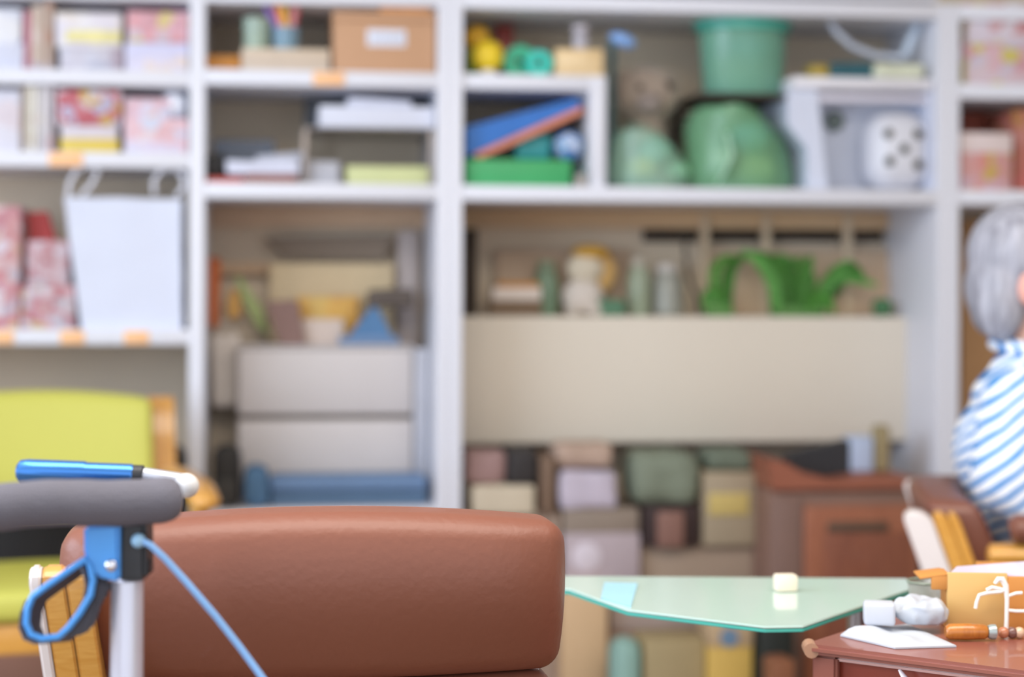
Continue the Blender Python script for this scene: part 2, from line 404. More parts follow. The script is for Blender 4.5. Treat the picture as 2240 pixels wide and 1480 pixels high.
for pts, yy in (([(148, 440), (152, 400), (168, 372), (196, 362), (214, 376), (200, 405), (178, 428)], YG+.004), ([(338, 425), (336, 395), (352, 374), (380, 366), (400, 384), (402, 410), (385, 430)], YG+.006)):
    obj('handle', tube([W(px, py, yy) for px, py in pts], .0055, 8), hm, bt)

Yk = YF+.03
zk0 = sz(200, 1392, Yk)
obj_c = rbox(sx(-60, Yk), sx(402, Yk), Yk, Yk+.24, .1003, zk0-.0005, .006)
top('brown_crate', obj_c, mat('#9a705e', .7, var=.15), 'brown crate below the black case behind the lime armchair', 'crate')
kx = thing('black_suitcase', 'black case standing on the bottom shelf behind the lime armchair', 'suitcase', (sx(200, Yk), Yk+.1, zk0))
zkt = sz(350, 985, Yk)
obj('case_body', rbox(sx(-60, Yk), sx(402, Yk), Yk, Yk+.22, zk0, zkt, .03, 4), mat('#262423', .6, var=.2), kx)
obj('handle', tube([(sx(120, Yk), Yk+.1, zkt-.002), (sx(125, Yk), Yk+.1, zkt+.02), (sx(215, Yk), Yk+.1, zkt+.02), (sx(220, Yk), Yk+.1, zkt-.002)], .007, 8), mat('#262423', .6), kx)

# ------------------------------------------------------------------ centre unit, top shelf
z = zB1
z1 = carton('orange brown flat box at the left end of the centre top shelf', 448, 526, 121, zB1, .06, .2, mat('#c68436', .6), group=None, name='flat_box')
zt = carton('long cream box under the clear pen cups', 526, 720, 106, zB1, .02, .2, mat('#cdbba8', .6), mat('#d6c3ac', .6), .3, group=None, name='flat_box')
gl = mat('#b9cfc0', .2, alpha=.55, key='clear_green_plastic'); gl2 = mat('#8fb4cc', .2, alpha=.55, key='clear_blue_plastic')
def cup(label, px0, px1, pyt, zb, m, fill, yo):
    Y = YF+yo; r_ = (sx(px1, Y)-sx(px0, Y))/2; cx = (sx(px1, Y)+sx(px0, Y))/2; zt_ = sz(px0, pyt, Y); h = zt_-zb
    t = thing('pen_cup', label, 'cup', (cx, Y+r_, zb), 0, 'clear pen cups')
    obj('cup_body', lathe((cx, Y+r_, zb), [(r_*.9, 0), (r_, h), (r_-.003, h), (r_*.9-.003, .004)]), m, t)
    obj('filling', lathe((cx, Y+r_, zb+.005), [(r_*.8, 0), (r_*.84, h*.45)]), mat(fill, .6, var=.3, scale=40), t)
    return cx, Y+r_, zb, r_
cup('clear greenish cup holding yellow items on the cream box', 528, 590, 36, zt, gl, '#c4b840', .03)
cc = cup('clear bluish cup full of pink and orange pens', 592, 656, 56, zt, gl2, '#b9a536', .03)
cols = ['#e8577e', '#e58a4a', '#d9b02e', '#c94f4a', '#9d7ad0', '#e9a0a0', '#b56a3a', '#ef8f60', '#dfb58f']
pl = ['bright pink', 'light orange', 'yellow', 'dark red', 'violet', 'pale pink', 'brown', 'salmon', 'beige']
for i, h in enumerate(cols):
    an = i*2.4; q = Vector((cc[0]+.4*cc[3]*math.cos(an), cc[1]+.4*cc[3]*math.sin(an), zt+.045))
    e = q+Vector((.035*math.cos(an)-.014, .02*math.sin(an), .098+.025*math.sin(i*3)))
    t = thing('pen', pl[i]+' pen standing in the clear bluish cup', 'pen', q, 0, 'pens in the clear cup')
    obj('barrel', tube([q, e], .0072, 8), mat(h, .4), t)
    dd = (e-q).normalized(); obj('cap', tube([e+dd*.0003, e+dd*.022, e+dd*.026], [.0078, .0078, .004], 8), mat(h, .3), t)
Y = YF+.02
cb = thing('cardboard_box', 'brown cardboard box with a white label on the centre top shelf', 'box', (sx(838, Y), Y+.13, zB1))
zt = sz(838, 26, Y)
obj('body', rbox(sx(727, Y), sx(951, Y), Y, Y+.26, zB1, zt-.022, .003), mat('#c69a77', .7, var=.05, scale=6), cb)
obj('lid', rbox(sx(725, Y), sx(953, Y), Y-.003, Y+.263, zt-.021, zt, .003), mat('#c69a77', .7, var=.05, scale=6), cb)
lb = obj('label', rbox(sx(801, Y), sx(886, Y), Y-.0015, Y-.0003, sz(840, 101, Y), sz(840, 65, Y), .0003), mat('#dfe3f0', .6, var=.03), cb, label='white paper label')
for k in range(7):
    x_ = sx(812+k*10, Y); obj('print_mark', rbox(x_, x_+.005, Y-.0022, Y-.0017, sz(840, 90, Y)+.002*(k % 2), sz(840, 78, Y), 0), mat('#aeb4ca', .6), lb)
top('orange_pouch', crumple(grid_box(sx(830, Y), sx(944, Y), Y+.01, Y+.12, zt+.0005, zt+.03, 3, .008), .003, 20, 1, zt+.0005), mat('#eda45a', .55), 'orange pouch lying on the cardboard box', 'pouch')
p0, p1 = W(697, 8, Y), W(935, 0, Y)
top('paper_sheets', rotate(rbox(p0.x, p1.x, Y-.01, Y+.2, zt+.034, zt+.043, .001), (p1.x, Y, zt+.034), R(-1.2)), mat('#dcd4de', .7), 'white paper sheets lying on the orange pouch above the cardboard box', 'paper')
# centre unit, second shelf
wr = mat('#9a8f88', .4, metal=.3)
st = thing('riser_stand', 'clear grey riser stand carrying a pile of white paper', 'stand', (sx(808), YF+.16, zB2))
zs = sz(808, 276)
obj('top_plate', rbox(sx(664), sx(951), YF+.03, YF+.3, zs-.004, zs, .001), mat('#a8a09c', .25, alpha=.8), st)
for px in (667, 946):
    for yy in (YF+.04, YF+.29):
        obj('leg', rbox(sx(px)-.006, sx(px)+.006, yy-.004, yy+.004, zB2, zs-.0045, .001), wr, st)
obj('rear_rail', rbox(sx(664), sx(951), YF+.296, YF+.3, zs, zs+.02, .001), wr, st)
zz = zs+.0005
Y = YF+.04
zmid = sz(820, 232, Y)
top('paper_stack', rbox(sx(697, Y), sx(950, Y), Y, Y+.22, zz, zmid, .004), mat('#d9dcea', .6, var=.02), 'thick white paper stack on the riser stand', 'paper')
pp = grid_box(sx(760, Y), sx(900, Y), Y+.01, Y+.18, zmid+.0005, sz(820, 213, Y), 3, .003)
for v in pp.verts: v.co.z -= max(0, (v.co.x-sx(790, Y)))*.05 if v.co.z > zmid+.005 else 0
top('loose_paper', pp, mat('#d0d3e4', .6), 'loose white papers on top of the thick paper stack', 'paper')
top('grey_binder', rbox(sx(664, Y+.23), sx(948, Y+.23), Y+.225, Y+.253, zz, sz(800, 203, Y+.23), .002), mat('#55565a', .6), 'dark grey binder standing behind the white paper stack', 'binder')
def pbox(name, label, cat, px0, px1, pyt, zb, yo, dep, m, bev=.003, group=None, crum=0, ang=0):
    Y_ = YF+yo; x0, x1 = sx(px0, Y_), sx(px1, Y_); zt_ = sz((px0+px1)/2, pyt, Y_)
    b2 = grid_box(x0, x1, Y_, Y_+dep, zb, zt_, 4, bev) if crum else rbox(x0, x1, Y_, Y_+dep, zb, zt_, bev)
    if crum: crumple(b2, crum, 16, px0, zb)
    if ang: rotate(b2, ((x0+x1)/2, Y_, zb), ang)
    top(name, b2, m, label, cat, group); return zt_
z = pbox('red_folder', 'red folder flat at the left of the second centre shelf', 'folder', 449, 532, 388, zB2, .02, .2, mat('#c8554a', .5))
pbox('black_pouch', 'black pouch on the red folder beside the first post', 'pouch', 450, 492, 335, z, .03, .16, mat('#1f1d1c', .6), .012, crum=.004)
pbox('blue_grey_book', 'blue grey book standing behind the white leaflets', 'book', 466, 600, 306, zB2, .25, .03, mat('#6f7888', .6))
z = pbox('brown_notebook', 'brown notebook under the white leaflets', 'notebook', 534, 650, 381, zB2, .02, .2, mat('#8c5344', .6))
z = pbox('white_leaflets', 'pile of white leaflets on the brown notebook', 'paper', 494, 655, 350, z, .03, .18, mat('#d2d5e6', .6), crum=.004)
pbox('leaflet', 'tilted grey white leaflet leaning on the leaflet pile', 'paper', 560, 668, 336, z+.001, .08, .14, mat('#b8b9c4', .6), .001, ang=R(-6))
pbox('grey_box', 'small grey box under the riser stand', 'box', 657, 742, 352, zB2, .06, .15, mat('#b5b5bd', .6))
pbox('green_box', 'pale yellow green box under the riser stand', 'box', 757, 942, 363, zB2, .06, .18, mat('#cdd199', .6))

# ------------------------------------------------------------------ right unit: toys
def ball(label, px, py, rpx, m, zb, yo, name='toy_ball', group=None):
    Y_ = YF+yo; r_ = rpx*YF/F; x_ = sx(px, Y_)
    return ell((x_, Y_, zb+r_), r_, u=28, v=18), x_, Y_, r_
# yellow figure with white base
t = thing('toy_figure', 'bright yellow round toy on a white foot beside the centre post', 'toy', (sx(1066, YF+.08), YF+.08, zC1), 0)
b, x_, Y_, r_ = ball('', 1066, 112, 36, None, zC1+.012, .08); obj('body', b, mat('#f7d32c', .4), t)
obj('foot', lathe((x_, Y_, zC1), [(.02, 0), (.021, .008), (.014, .02)]), mat('#ece8ec', .5), t)
b, x_, Y_, r_ = ball('', 1042, 62, 30, None, zC1+.0755, .17)
t = thing('toy_figure', 'orange yellow ball toy behind the bright yellow one', 'toy', (x_, Y_, zC1), 0)
obj('body', b, mat('#eeb52c', .4), t)
obj('stand', lathe((x_, Y_, zC1), [(.028, 0), (.026, .07), (.018, .082)]), mat('#8fae3c', .5), t)
pbox('red_block', 'dark red block behind the green toys', 'block', 1082, 1122, 54, zC1, .22, .05, mat('#9c3f36', .5), .004)
# green arch and teal ring
def ring_thing(label, px, py_c, ro, ri, m, zb, yo, dep):
    Y_ = YF+yo; s_ = YF/F; x_ = sx(px, Y_); zc = zb+ro*s_
    b2 = bmesh.new(); n = 28; R_ = []
    for rr, yy in ((ro, 0), (ro, dep), (ri, dep), (ri, 0)):
        R_.append([b2.verts.new((x_+rr*s_*math.cos(2*math.pi*k/n), Y_+yy, zc+rr*s_*math.sin(2*math.pi*k/n))) for k in range(n)])
    for i in range(4):
        a_, c_ = R_[i], R_[(i+1) % 4]
        for k in range(n): b2.faces.new((a_[k], a_[(k+1) % n], c_[(k+1) % n], c_[k]))
    bmesh.ops.bevel(b2, geom=[e for e in b2.edges if abs(e.calc_length()-0) > 0 and e.is_manifold and e.calc_face_angle(0) > 1.2], offset=.003, segments=2, affect='EDGES')
    top('toy_ring', b2, m, label, 'toy')
ring_thing('large emerald green ring toy beside the yellow toy', 1136, 118, 38, 9, mat('#1fb489', .4), zC1, .10, .05)
ring_thing('smaller turquoise ring toy left of the wooden box', 1178, 128, 29, 10, mat('#1fc9b6', .4), zC1, .03, .05)
z = pbox('wooden_box', 'light wooden box at the end of the small shelf', 'box', 1214, 1318, 106, zC1, .02, .1, wood('#ecd0a0', '#e0c08c'), .004)
Y = YF+.06; cx = sx(1268, Y)
t = thing('small_jar', 'small pale jar standing on the light wooden box', 'jar', (cx, Y, z)); hz = sz(1268, 56, Y)-z
obj('jar_body', lathe((cx, Y, z), [(.018, 0), (.02, .004), (.02, hz*.6), (.013, hz*.75)]), mat('#c6c2cc', .3, alpha=.8), t)
obj('lid', lathe((cx, Y, z+hz*.752), [(.022, 0), (.022, hz*.23), (.018, hz*.25)]), mat('#bdb6be', .4), t)
# tilted blue board and friends below
def PW(pts, Y): return [W(a_, b2, Y) for a_, b2 in pts]
zf = pbox('green_tray', 'green plastic tray at the bottom of the small compartment', 'tray', 1018, 1250, 348, zC2, .03, .25, mat('#3fa865', .5, var=.2, scale=8), .006)
Y = YF+.05
t = thing('blue_board', 'tilted blue folding board with an orange edge in the small compartment', 'board', (sx(1140, Y), Y+.1, zf))
obj('board', prism(PW([(1019, 342), (1019, 278), (1262, 214), (1272, 232), (1150, 285), (1036, 336)], Y), (0, .2, 0), .002), mat('#1f6fc4', .45, var=.25, scale=9), t)
obj('edge_strip', prism(PW([(1036, 337), (1150, 286), (1272, 233), (1276, 246), (1155, 301), (1048, 347)], Y-.004), (0, .2, 0), .001), mat('#e08a6c', .5, var=.3, scale=9), t, label='orange edge strip')
pbox('teal_pouch', 'teal pouch under the tilted blue board', 'pouch', 1128, 1208, 290, zf, .08, .1, mat('#2a8f92', .5), .015, crum=.004)
Y = YF+.06; x_ = sx(1243, Y)
t = thing('toy_ball', 'blue and white ball in the small compartment', 'ball', (x_, Y, zf)); rr = .036
obj('ball_body', ell((x_, Y, zf+rr), rr, u=28, v=18), printed(['#a8c6f4', '#5b8fd6', '#d9e4f8', '#3f9aa0'], 26), t)
t = thing('small_bottle', 'small grey bottle in front of the divider', 'bottle', (sx(1268, YF+.03), YF+.03, zC2)); bx = (sx(1268, YF+.03), YF+.016, zC2)
obj('bottle_body', lathe(bx, [(.012, 0), (.013, .003), (.013, .025), (.007, .032)]), mat('#b0a8a0', .4), t)
obj('cap', lathe((bx[0], bx[1], bx[2]+.0325), [(.008, 0), (.008, .012)]), mat('#3c6a66', .4), t)

# clear green bags, bucket
def sack(label, pts_px, zb, yo, dep, m, fill, name='plastic_bag'):
    """a filled bag: silhouette given by its widths at heights"""
    Y_ = YF+yo; b2 = bmesh.new(); n = 24; rings = []
    pr = [((W(a_, y_, Y_).x+W(c_, y_, Y_).x)/2, (W(c_, y_, Y_).x-W(a_, y_, Y_).x)/2, max(zb, W(a_, y_, Y_).z)) for a_, c_, y_ in pts_px]
    pr[0] = (pr[0][0], pr[0][1], zb)
    for cx_, hw, z_ in pr:
        f = min(1, hw/.06)
        rings.append([b2.verts.new((cx_+hw*math.cos(2*math.pi*k/n), Y_+dep/2+dep/2*f*math.sin(2*math.pi*k/n), z_)) for k in range(n)])
    for a_, c_ in zip(rings, rings[1:]):
        for k in range(n): b2.faces.new((a_[k], a_[(k+1) % n], c_[(k+1) % n], c_[k]))
    b2.faces.new(rings[0][::-1]); b2.faces.new(rings[-1])
    bmesh.ops.subdivide_edges(b2, edges=b2.edges[:], cuts=1, use_grid_fill=True)
    crumple(b2, .005, 18, pts_px[0][0], zb)
    t_ = thing(name, label, 'bag', (pr[0][0], Y_+dep/2, zb))
    obj('bag_skin', b2, m, t_)
    for i, (fx, fz, fr, h) in enumerate(fill):
        q = W(fx, fz, Y_+dep/2); q.z = max(q.z, zb+fr*.8)
        obj('contents', crumple(ell(q, (fr, dep*.3, fr*.8)), .004, 30, i), mat(h, .6, var=.25, scale=25), t_)
    return t_
film = mat('#b4e0c8', .25, alpha=.5, var=.25, scale=10, key='green_film')
film2 = mat('#8cc89a', .25, alpha=.55, var=.3, scale=9, key='deep_green_film')
sack('pale green plastic bag with yellow contents right of the small shelf', [(1345, 1515, 408), (1337, 1524, 385), (1337, 1518, 350), (1342, 1490, 310), (1355, 1460, 285), (1380, 1440, 270), (1395, 1425, 262)], zC2, .03, .2, film,
     [(1400, 370, .04, '#c8cc6a'), (1430, 330, .045, '#8fd0c0'), (1480, 375, .03, '#9ed8b0')])
g2 = sack('deep green plastic bag below the clear bucket', [(1535, 1755, 408), (1522, 1758, 385), (1520, 1750, 340), (1522, 1738, 300), (1522, 1715, 265), (1530, 1690, 240), (1545, 1670, 228)], zC2, .02, .24, film2,
     [(1640, 300, .05, '#6cc6bc'), (1650, 370, .05, '#a8c878'), (1580, 350, .035, '#cfe0c4')])
obj('ribbon', tube([W(1590, 290, YF+.01), W(1600, 340, YF+.005), W(1585, 375, YF+.005), W(1570, 398, YF+.005)], [.014, .016, .014, .01], 10, flat=(1, .3)), mat('#b8e2c4', .4), g2)
# bucket on a dark lid resting over the bag
Y = YF+.06; zb = sz(1620, 205, Y)
plat = thing('dark_basket', 'dark wire basket behind the green bags carrying the clear bucket', 'basket', (sx(1580, YF+.29), YF+.27, zC2))
x0, x1 = sx(1475, YF+.29), sx(1668, YF+.29)
obj('rim', rbox(x0, x1, YF+.04, YF+.36, zb-.012, zb-.0005, .004), mat('#453a32', .7), plat)
for px in (1482, 1660):
    for yy in (YF+.29, YF+.35):
        obj('leg', rbox(sx(px, YF+.3)-.005, sx(px, YF+.3)+.005, yy-.005, yy+.005, zC2, zb-.0125, .001), mat('#453a32', .7), plat)
for k in range(5):
    zz2 = zC2+.02+k*(zb-zC2-.05)/4; obj('wire', tube([(x0+.005, YF+.345, zz2), (x1-.005, YF+.345, zz2)], .003, 6), mat('#3c352e', .6), plat)
bk = thing('clear_bucket', 'translucent green bucket with a teal rim on the upper right shelf', 'bucket', (sx(1622, Y+.09), Y+.09, zb))
cx, cy = sx(1622, Y+.09), Y+.09; hb = sz(1622, 30, Y)-zb; rb, rt_ = .098, .118
obj('bucket_body', lathe((cx, cy, zb), [(rb, 0), (rb+.004, .005), (rt_-.006, hb-.035), (rt_-.009, hb-.036), (rb-.003, .008)], 32, sq=.8), mat('#8ccab0', .2, alpha=.5, var=.2, scale=9, key='bucket_plastic'), bk)
obj('rim', lathe((cx, cy, zb+hb-.034), [(rt_+.001, 0), (rt_+.006, .004), (rt_+.006, .03), (rt_-.004, .034)], 32, sq=.8), mat('#4db3a0', .3, var=.15), bk, label='teal rim')
obj('contents', crumple(ell((cx-.02, cy, zb+.06), (.07, .055, .05)), .006, 25, 5), mat('#b9c79a', .6, var=.3, scale=30), bk)
obj('contents', crumple(ell((cx+.02, cy-.01, zb+.13), (.06, .045, .03)), .006, 25, 8), mat('#7dbcc0', .6, var=.3, scale=30), bk)
# grey plush figure
Y = YF+.16; x_ = sx(1415, Y)
pf = thing('plush_toy', 'grey brown soft toy standing behind the pale green bag', 'toy', (x_, Y, zC2))
bb = ell((x_, Y, zC2+.10), (.05, .05, .10)); ell((x_, Y, zC2+.245), (.085, .06, .07), bb); ell((x_+.055, Y, zC2+.275), (.028, .02, .03), bb); ell((x_-.055, Y, zC2+.275), (.028, .02, .03), bb)
obj('body', crumple(remeshed(bb, .007, 4), .003, 30, 4), mat('#a29182', .9, var=.25, scale=25, sheen=.4), pf)
obj('muzzle', ell((x_-.005, Y-.055, zC2+.215), (.035, .022, .026)), mat('#93867f', .9), pf)
obj('eye', ell((x_-.03, Y-.056, zC2+.255), .009), mat('#3a332c', .4), pf); obj('eye', ell((x_+.045, Y-.046, zC2+.26), .012), mat('#3a332c', .4), pf)
zc = zC2+.05
for s_ in (-1, 1): obj('foot', ell((x_+s_*.035, Y-.03, zC2+.02), (.028, .04, .02)), mat('#7a6d60', .9), pf)
Y = YF+.08; a = W(1332, 78, Y); b_ = W(1392, 98, Y)
sp = thing('blue_scoop', 'light blue scoop with a dark handle beside the small jar', 'scoop', (a.x, Y, zC1))
bb = ell(((a.x+b_.x)/2, Y, (a.z+b_.z)/2), (.036, .025, .018)); rotate(bb, ((a.x+b_.x)/2, Y, (a.z+b_.z)/2), R(20))
obj('bowl', bb, mat('#8fb6ee', .35), sp)
obj('handle', tube([W(1336, 88, Y), W(1340, 120, Y), W(1338, 190, Y+.02), (W(1338, 190, Y+.02).x, Y+.02, zC2)], .009, 8), mat('#3a5a60', .5), sp)

# white plastic cart with a top, and the five-hole toy
Y = YF+.03
ct = thing('plastic_drawer_frame', 'white plastic stand with a flat top at the right end of the shelf', 'stand', (sx(1890, Y), Y+.15, zC2))
ztp = sz(1890, 170, Y); wp = mat('#d6dcee', .4, var=.05)
x0, x1 = sx(1722, Y), xr0-.004
obj('top_plate', rbox(x0+.008, x1, Y-.01, Y+.3, ztp-.03, ztp, .006), mat('#e6e4ea', .4), ct)
obj('front_lip', rbox(sx(1785, Y), x1, Y+.005, Y+.012, ztp-.06, ztp-.042, .002), mat('#dcd8e4', .4), ct)
side = prism([(sx(1722, Y), Y, ztp-.031), (sx(1788, Y), Y, ztp-.031), (sx(1800, Y), Y, zC2+.12), (sx(1812, Y), Y, zC2), (sx(1765, Y), Y, zC2), (sx(1765, Y), Y, zC2+.10), (sx(1722, Y), Y, zC2+.16)], (0, .28, 0), .003)
obj('side_panel', side, wp, ct)
obj('rear_panel', rbox(sx(1790, Y), x1, Y+.12, Y+.126, zC2, ztp-.031, .001), mat('#c9cfdf', .4), ct)
obj('side_panel', rbox(x1-.01, x1, Y, Y+.28, zC2, ztp-.031, .001), wp, ct)
obj('knob', lathe((0, 0, 0), [(.02, 0), (.027, .01), (.022, .02)]), mat('#5f6c6a', .4), ct, local=True).matrix_local = Matrix.Translation(Vector((sx(1822, Y+.118), Y+.119, sz(1822, 265, Y+.118)))-ct.location) @ Matrix.Rotation(R(90), 4, 'X')
# five-hole block : rounded cube with recessed cups
Y = YF+.02; xc, zc_ = sx(1976, Y), 0; hw = (sx(2044, Y)-sx(1908, Y))/2; hh = (sz(1976, 240, Y)-zC2)/2
dc = thing('five_hole_toy', 'white rounded cube toy with five dark holes like a die', 'toy', (xc, Y+hw, zC2))
b2 = rbox(xc-hw, xc+hw, Y, Y+hw*1.9, zC2, zC2+2*hh, hw*.80, 9)
obj('body', b2, mat('#dedfe8', .35, var=.02), dc)
for hx, hy in ((1943, 292), (2008, 293), (1978, 326), (1946, 352), (2008, 360)):
    q = W(hx, hy, Y); q.y = Y+.0012+(.004 if abs(hx-1978) > 10 else 0)
    b3 = lathe((0, 0, 0), [(.012, 0), (.0125, .0012), (.009, .0016), (.0085, -.006+.007)], 20)
    xf(b3, Matrix.Translation((q.x, Y-.0004, q.z)) @ Matrix.Rotation(R(90), 4, 'X'))
    obj('hole', b3, mat('#332f22', .7), dc)
# things on the white stand
pbox('dark_teal_pouch', 'dark teal flat pouch on the white stand', 'pouch', 1815, 1912, 136, ztp+.0005, .05, .12, mat('#1d5560', .5), .006, crum=.003)
pbox('mustard_block', 'small mustard block on the white stand', 'block', 1772, 1812, 141, ztp+.0005, .05, .06, mat('#a8903c', .6), .004)
pbox('pale_tray', 'pale cream tray on the white stand beside the right post', 'tray', 1912, 2022, 138, ztp+.0005, .03, .16, mat('#d8dcc4', .5), .012, crum=.003)
Y = YF+.10
wire = thing('white_cable', 'thick white cable hanging down in a loop above the white stand', 'cable', (sx(1900, Y), Y, ztp))
obj('strand', tube([W(1765, -30, Y), W(1800, 25, Y), W(1830, 70, Y), W(1862, 100, Y), W(1915, 122, Y), W(1975, 126, Y)], .009, 8), mat('#c4cad8', .4), wire)
obj('strand', tube([W(2045, -30, Y), W(2020, 25, Y), W(1998, 75, Y), W(1978, 122, Y)], .011, 8), mat('#c4d2e2', .4), wire)

# ------------------------------------------------------------------ far right boxes
GR = 'pink boxes on the far right shelves'
z = carton('pale pink box with yellow spots on the upper right shelf, lower of two', 2108, 2330, 98, zD1, .02, .2, printed(['#e8c0c8', '#e3cdd4', '#e0a8b0', '#dfcf70', '#dcd0e0'], 20), group=GR)
carton('pink and white box on the upper right shelf, upper of two', 2112, 2330, 6, z, .02, .2, printed(['#e0b0b4', '#e8dce8', '#d88f92', '#e6d0a8', '#efe6f0'], 20), group=GR)
carton('pink box with a white lid behind the grey-haired person', 2100, 2214, 290, zD2, .02, .2, printed(['#e2a8a4', '#e0bcc8', '#d9b85e', '#e49a90'], 22), mat('#e3d2d0', .5), .35, group=GR)
pbox('red_brown_box', 'red brown box behind the white lidded pink box', 'box', 2104, 2190, 246, zD2, .24, .1, mat('#a4523f', .6))
carton('tall dusty red box at the right edge above the grey-haired person', 2220, 2330, 240, zD2, .03, .2, printed(['#b86a58', '#c98478', '#b87c48', '#c46a60'], 18), group=GR)
pbox('cardboard_sheet', 'brown cardboard sheets standing behind the seated person', 'cardboard', 2104, 2330, 480, .552, .3, .02, mat('#b98e62', .7), .002)

# ------------------------------------------------------------------ centre lower bay
zb = zB3
Y = YF+.20
du = thing('drawer_cabinet', 'white two-drawer cabinet inside the centre bay with a dark gap between drawers', 'cabinet', (sx(700, Y), Y+.08, zb))
x0, x1 = sx(520, Y), sx(905, Y); zt = sz(700, 762, Y); zg = sz(700, 912, Y)
cw = mat('#cfc7c4', .5, var=.03)
obj('carcass', rbox(x0, x1, Y+.016, YB-.04, zb, zt, .003), mat('#6e6258', .7), du)
obj('drawer_front', rbox(x0+.002, x1-.002, Y, Y+.015, zg+.007, zt-.002, .004), cw, du)
obj('drawer_front', rbox(x0+.002, x1-.002, Y, Y+.015, zb+.004, zg-.007, .004), cw, du)
obj('top_panel', rbox(x0-.001, x1+.001, Y, YB-.04, zt+.0003, zt+.008, .002), cw, du)
obj('side_strip', rbox(x1+.0015, sx(938, Y), Y+.01, YB-.04, zb, zt, .002), mat('#c4c4cc', .5), du)
zt += .0085
# top things
Y = YF+.24
top('picture_board', rbox(sx(590, Y+.1), sx(860, Y+.1), Y+.08, Y+.09, zt, sz(700, 575, Y+.1), .003), mat('#cdb893', .6), 'cream board standing on the white cabinet', 'board')
pbox('yellow_pack', 'yellow and white pack in front of the cream board', 'pack', 650, 785, 648, zt, .28, .03, printed(['#e9b552', '#e6be62', '#dca44a'], 16), .004)
pbox('white_pack', 'pale pink white pack in front of the yellow pack', 'pack', 655, 752, 697, zt, .25, .026, mat('#d6c4b8', .6), .004)
p = PW([(582, 660), (652, 655), (668, 790), (612, 760)], YF+.22)
for q in p: q.z = max(q.z, zt)
top('mauve_bag', prism(p, (0, .03, 0), .003), mat('#8c6e66', .7), 'mauve brown folded bag on the left end of the white cabinet', 'bag')
YT = YF+.19
p = PW([(748, 775), (812, 690), (826, 690), (868, 775)], YT+.02); zlow = zt
for q in (p[0], p[3]): q.z = zlow
for q in (p[1], p[2]): q.z = sz(808, 672, YT)
tt = thing('blue_triangle', 'blue triangular stand on the white cabinet', 'stand', (sx(808, YT), YT+.04, zt))
obj('frame', prism(p, (0, .05, 0), .003), mat('#4d79a4', .5, var=.2), tt)
obj('base', rbox(sx(742, YT), sx(874, YT), YT+.012, YT+.018, zt, zt+.022, .002), mat('#6a84a6', .5), tt)
pbox('dark_camera_bag', 'dark brown bag on top of the blue triangular stand', 'bag', 806, 905, 633, p[1].z+.0005, .205, .06, mat('#5b5048', .7), .01, crum=.006)
# dark tray hung under the rail
YH = YB-.06
p = PW([(575, 520), (865, 512), (838, 568), (620, 562)], YH)
top('dark_hammock', prism(p, (0, .03, 0), .004), mat('#8c7c6c', .8), 'grey brown sling shaped tray hanging under the rail of the centre bay', 'tray')
pbox('grey_curtain', 'pale grey board at the right of the centre bay', 'board', 870, 915, 505, zB3, .34, .012, mat('#b9aca6', .8), .002)
# hanging things at left
def hang(name, label, cat, pts, Y_, th, m):
    top(name, prism(PW(pts, Y_), (0, th, 0), .003), m, label, cat)
hang('orange_strap', 'orange strap hanging beside the first post', 'strap', [(455, 560), (483, 565), (478, 715), (448, 715)], YB-.05, .01, mat('#cf6a2c', .6))
hang('yellow_cloth', 'small yellow cloth hanging beside the green ribbon', 'cloth', [(506, 630), (524, 640), (528, 690), (500, 700), (496, 665)], YB-.06, .01, mat('#dba95e', .7))
hang('rainbow_ribbon', 'light green ribbon with a blue end hanging slantwise in the centre bay', 'ribbon', [(512, 600), (524, 604), (575, 675), (590, 735), (560, 715), (530, 655)], YB-.075, .006, mat('#a9b878', .6, var=.3, scale=8))
t = thing('white_bag', 'white cloth bag hanging at the left of the centre bay', 'bag', (sx(490, YB-.1), YB-.09, sz(490, 890, YB-.1)))
b2 = crumple(rbox(sx(462, YB-.1), sx(528, YB-.1), YB-.12, YB-.08, sz(490, 890, YB-.1), sz(490, 730, YB-.1), .015, 4), .004, 20, 9)
obj('bag_body', b2, mat('#ddd2c8', .8), t)
obj('strap', tube([W(470, 735, YB-.1), W(492, 700, YB-.1), W(520, 735, YB-.1)], .004, 8), mat('#ddd2c8', .8), t)
# wall peg rail that carries the hanging things
pr = thing('peg_rail', 'tan peg rail along the left of the centre bay', 'rail', (sx(480, YB-.03), YB-.035, sz(480, 560, YB)))
obj('rail', rbox(sx(449, YB), sx(600, YB), YB-.045, YB-.001, sz(500, 600, YB), sz(500, 575, YB), .002), mat('#bb9c7c', .6), pr)
# bottom of the bay
Y = YF+.05
x0, x1 = sx(590, Y), sx(938, Y); zc = zb; hgt = sz(760, 1043, Y)-zb
rm = thing('folded_mat', 'slate blue folded mat on the lower shelf of the centre bay', 'mat', ((x0+x1)/2, Y+.12, zb))
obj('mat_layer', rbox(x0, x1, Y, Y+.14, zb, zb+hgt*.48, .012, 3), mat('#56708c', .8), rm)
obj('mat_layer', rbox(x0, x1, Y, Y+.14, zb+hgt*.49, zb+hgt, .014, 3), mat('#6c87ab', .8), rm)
pbox('blue_bundle', 'blue cloth bundle at the left end of the folded mat', 'bundle', 535, 588, 1022, zb, .02, .12, mat('#4f7294', .8), .02, crum=.006)
bx = thing('black_backpack', 'black bag beside the first post at the bottom of the centre bay', 'bag', (sx(490, YF+.06), YF+.1, zb))
b2 = crumple(rbox(sx(466, YF+.03), sx(528, YF+.03), YF+.03, YF+.15, zb, sz(495, 980, YF+.03), .022, 4), .005, 20, 3, zb)
obj('bag_body', b2, mat('#2b2826', .7), bx)
obj('front_pocket', rbox(sx(474, YF+.03), sx(520, YF+.03), YF+.012, YF+.029, zb+.005, zb+.07, .006), mat('#35322f', .7), bx)

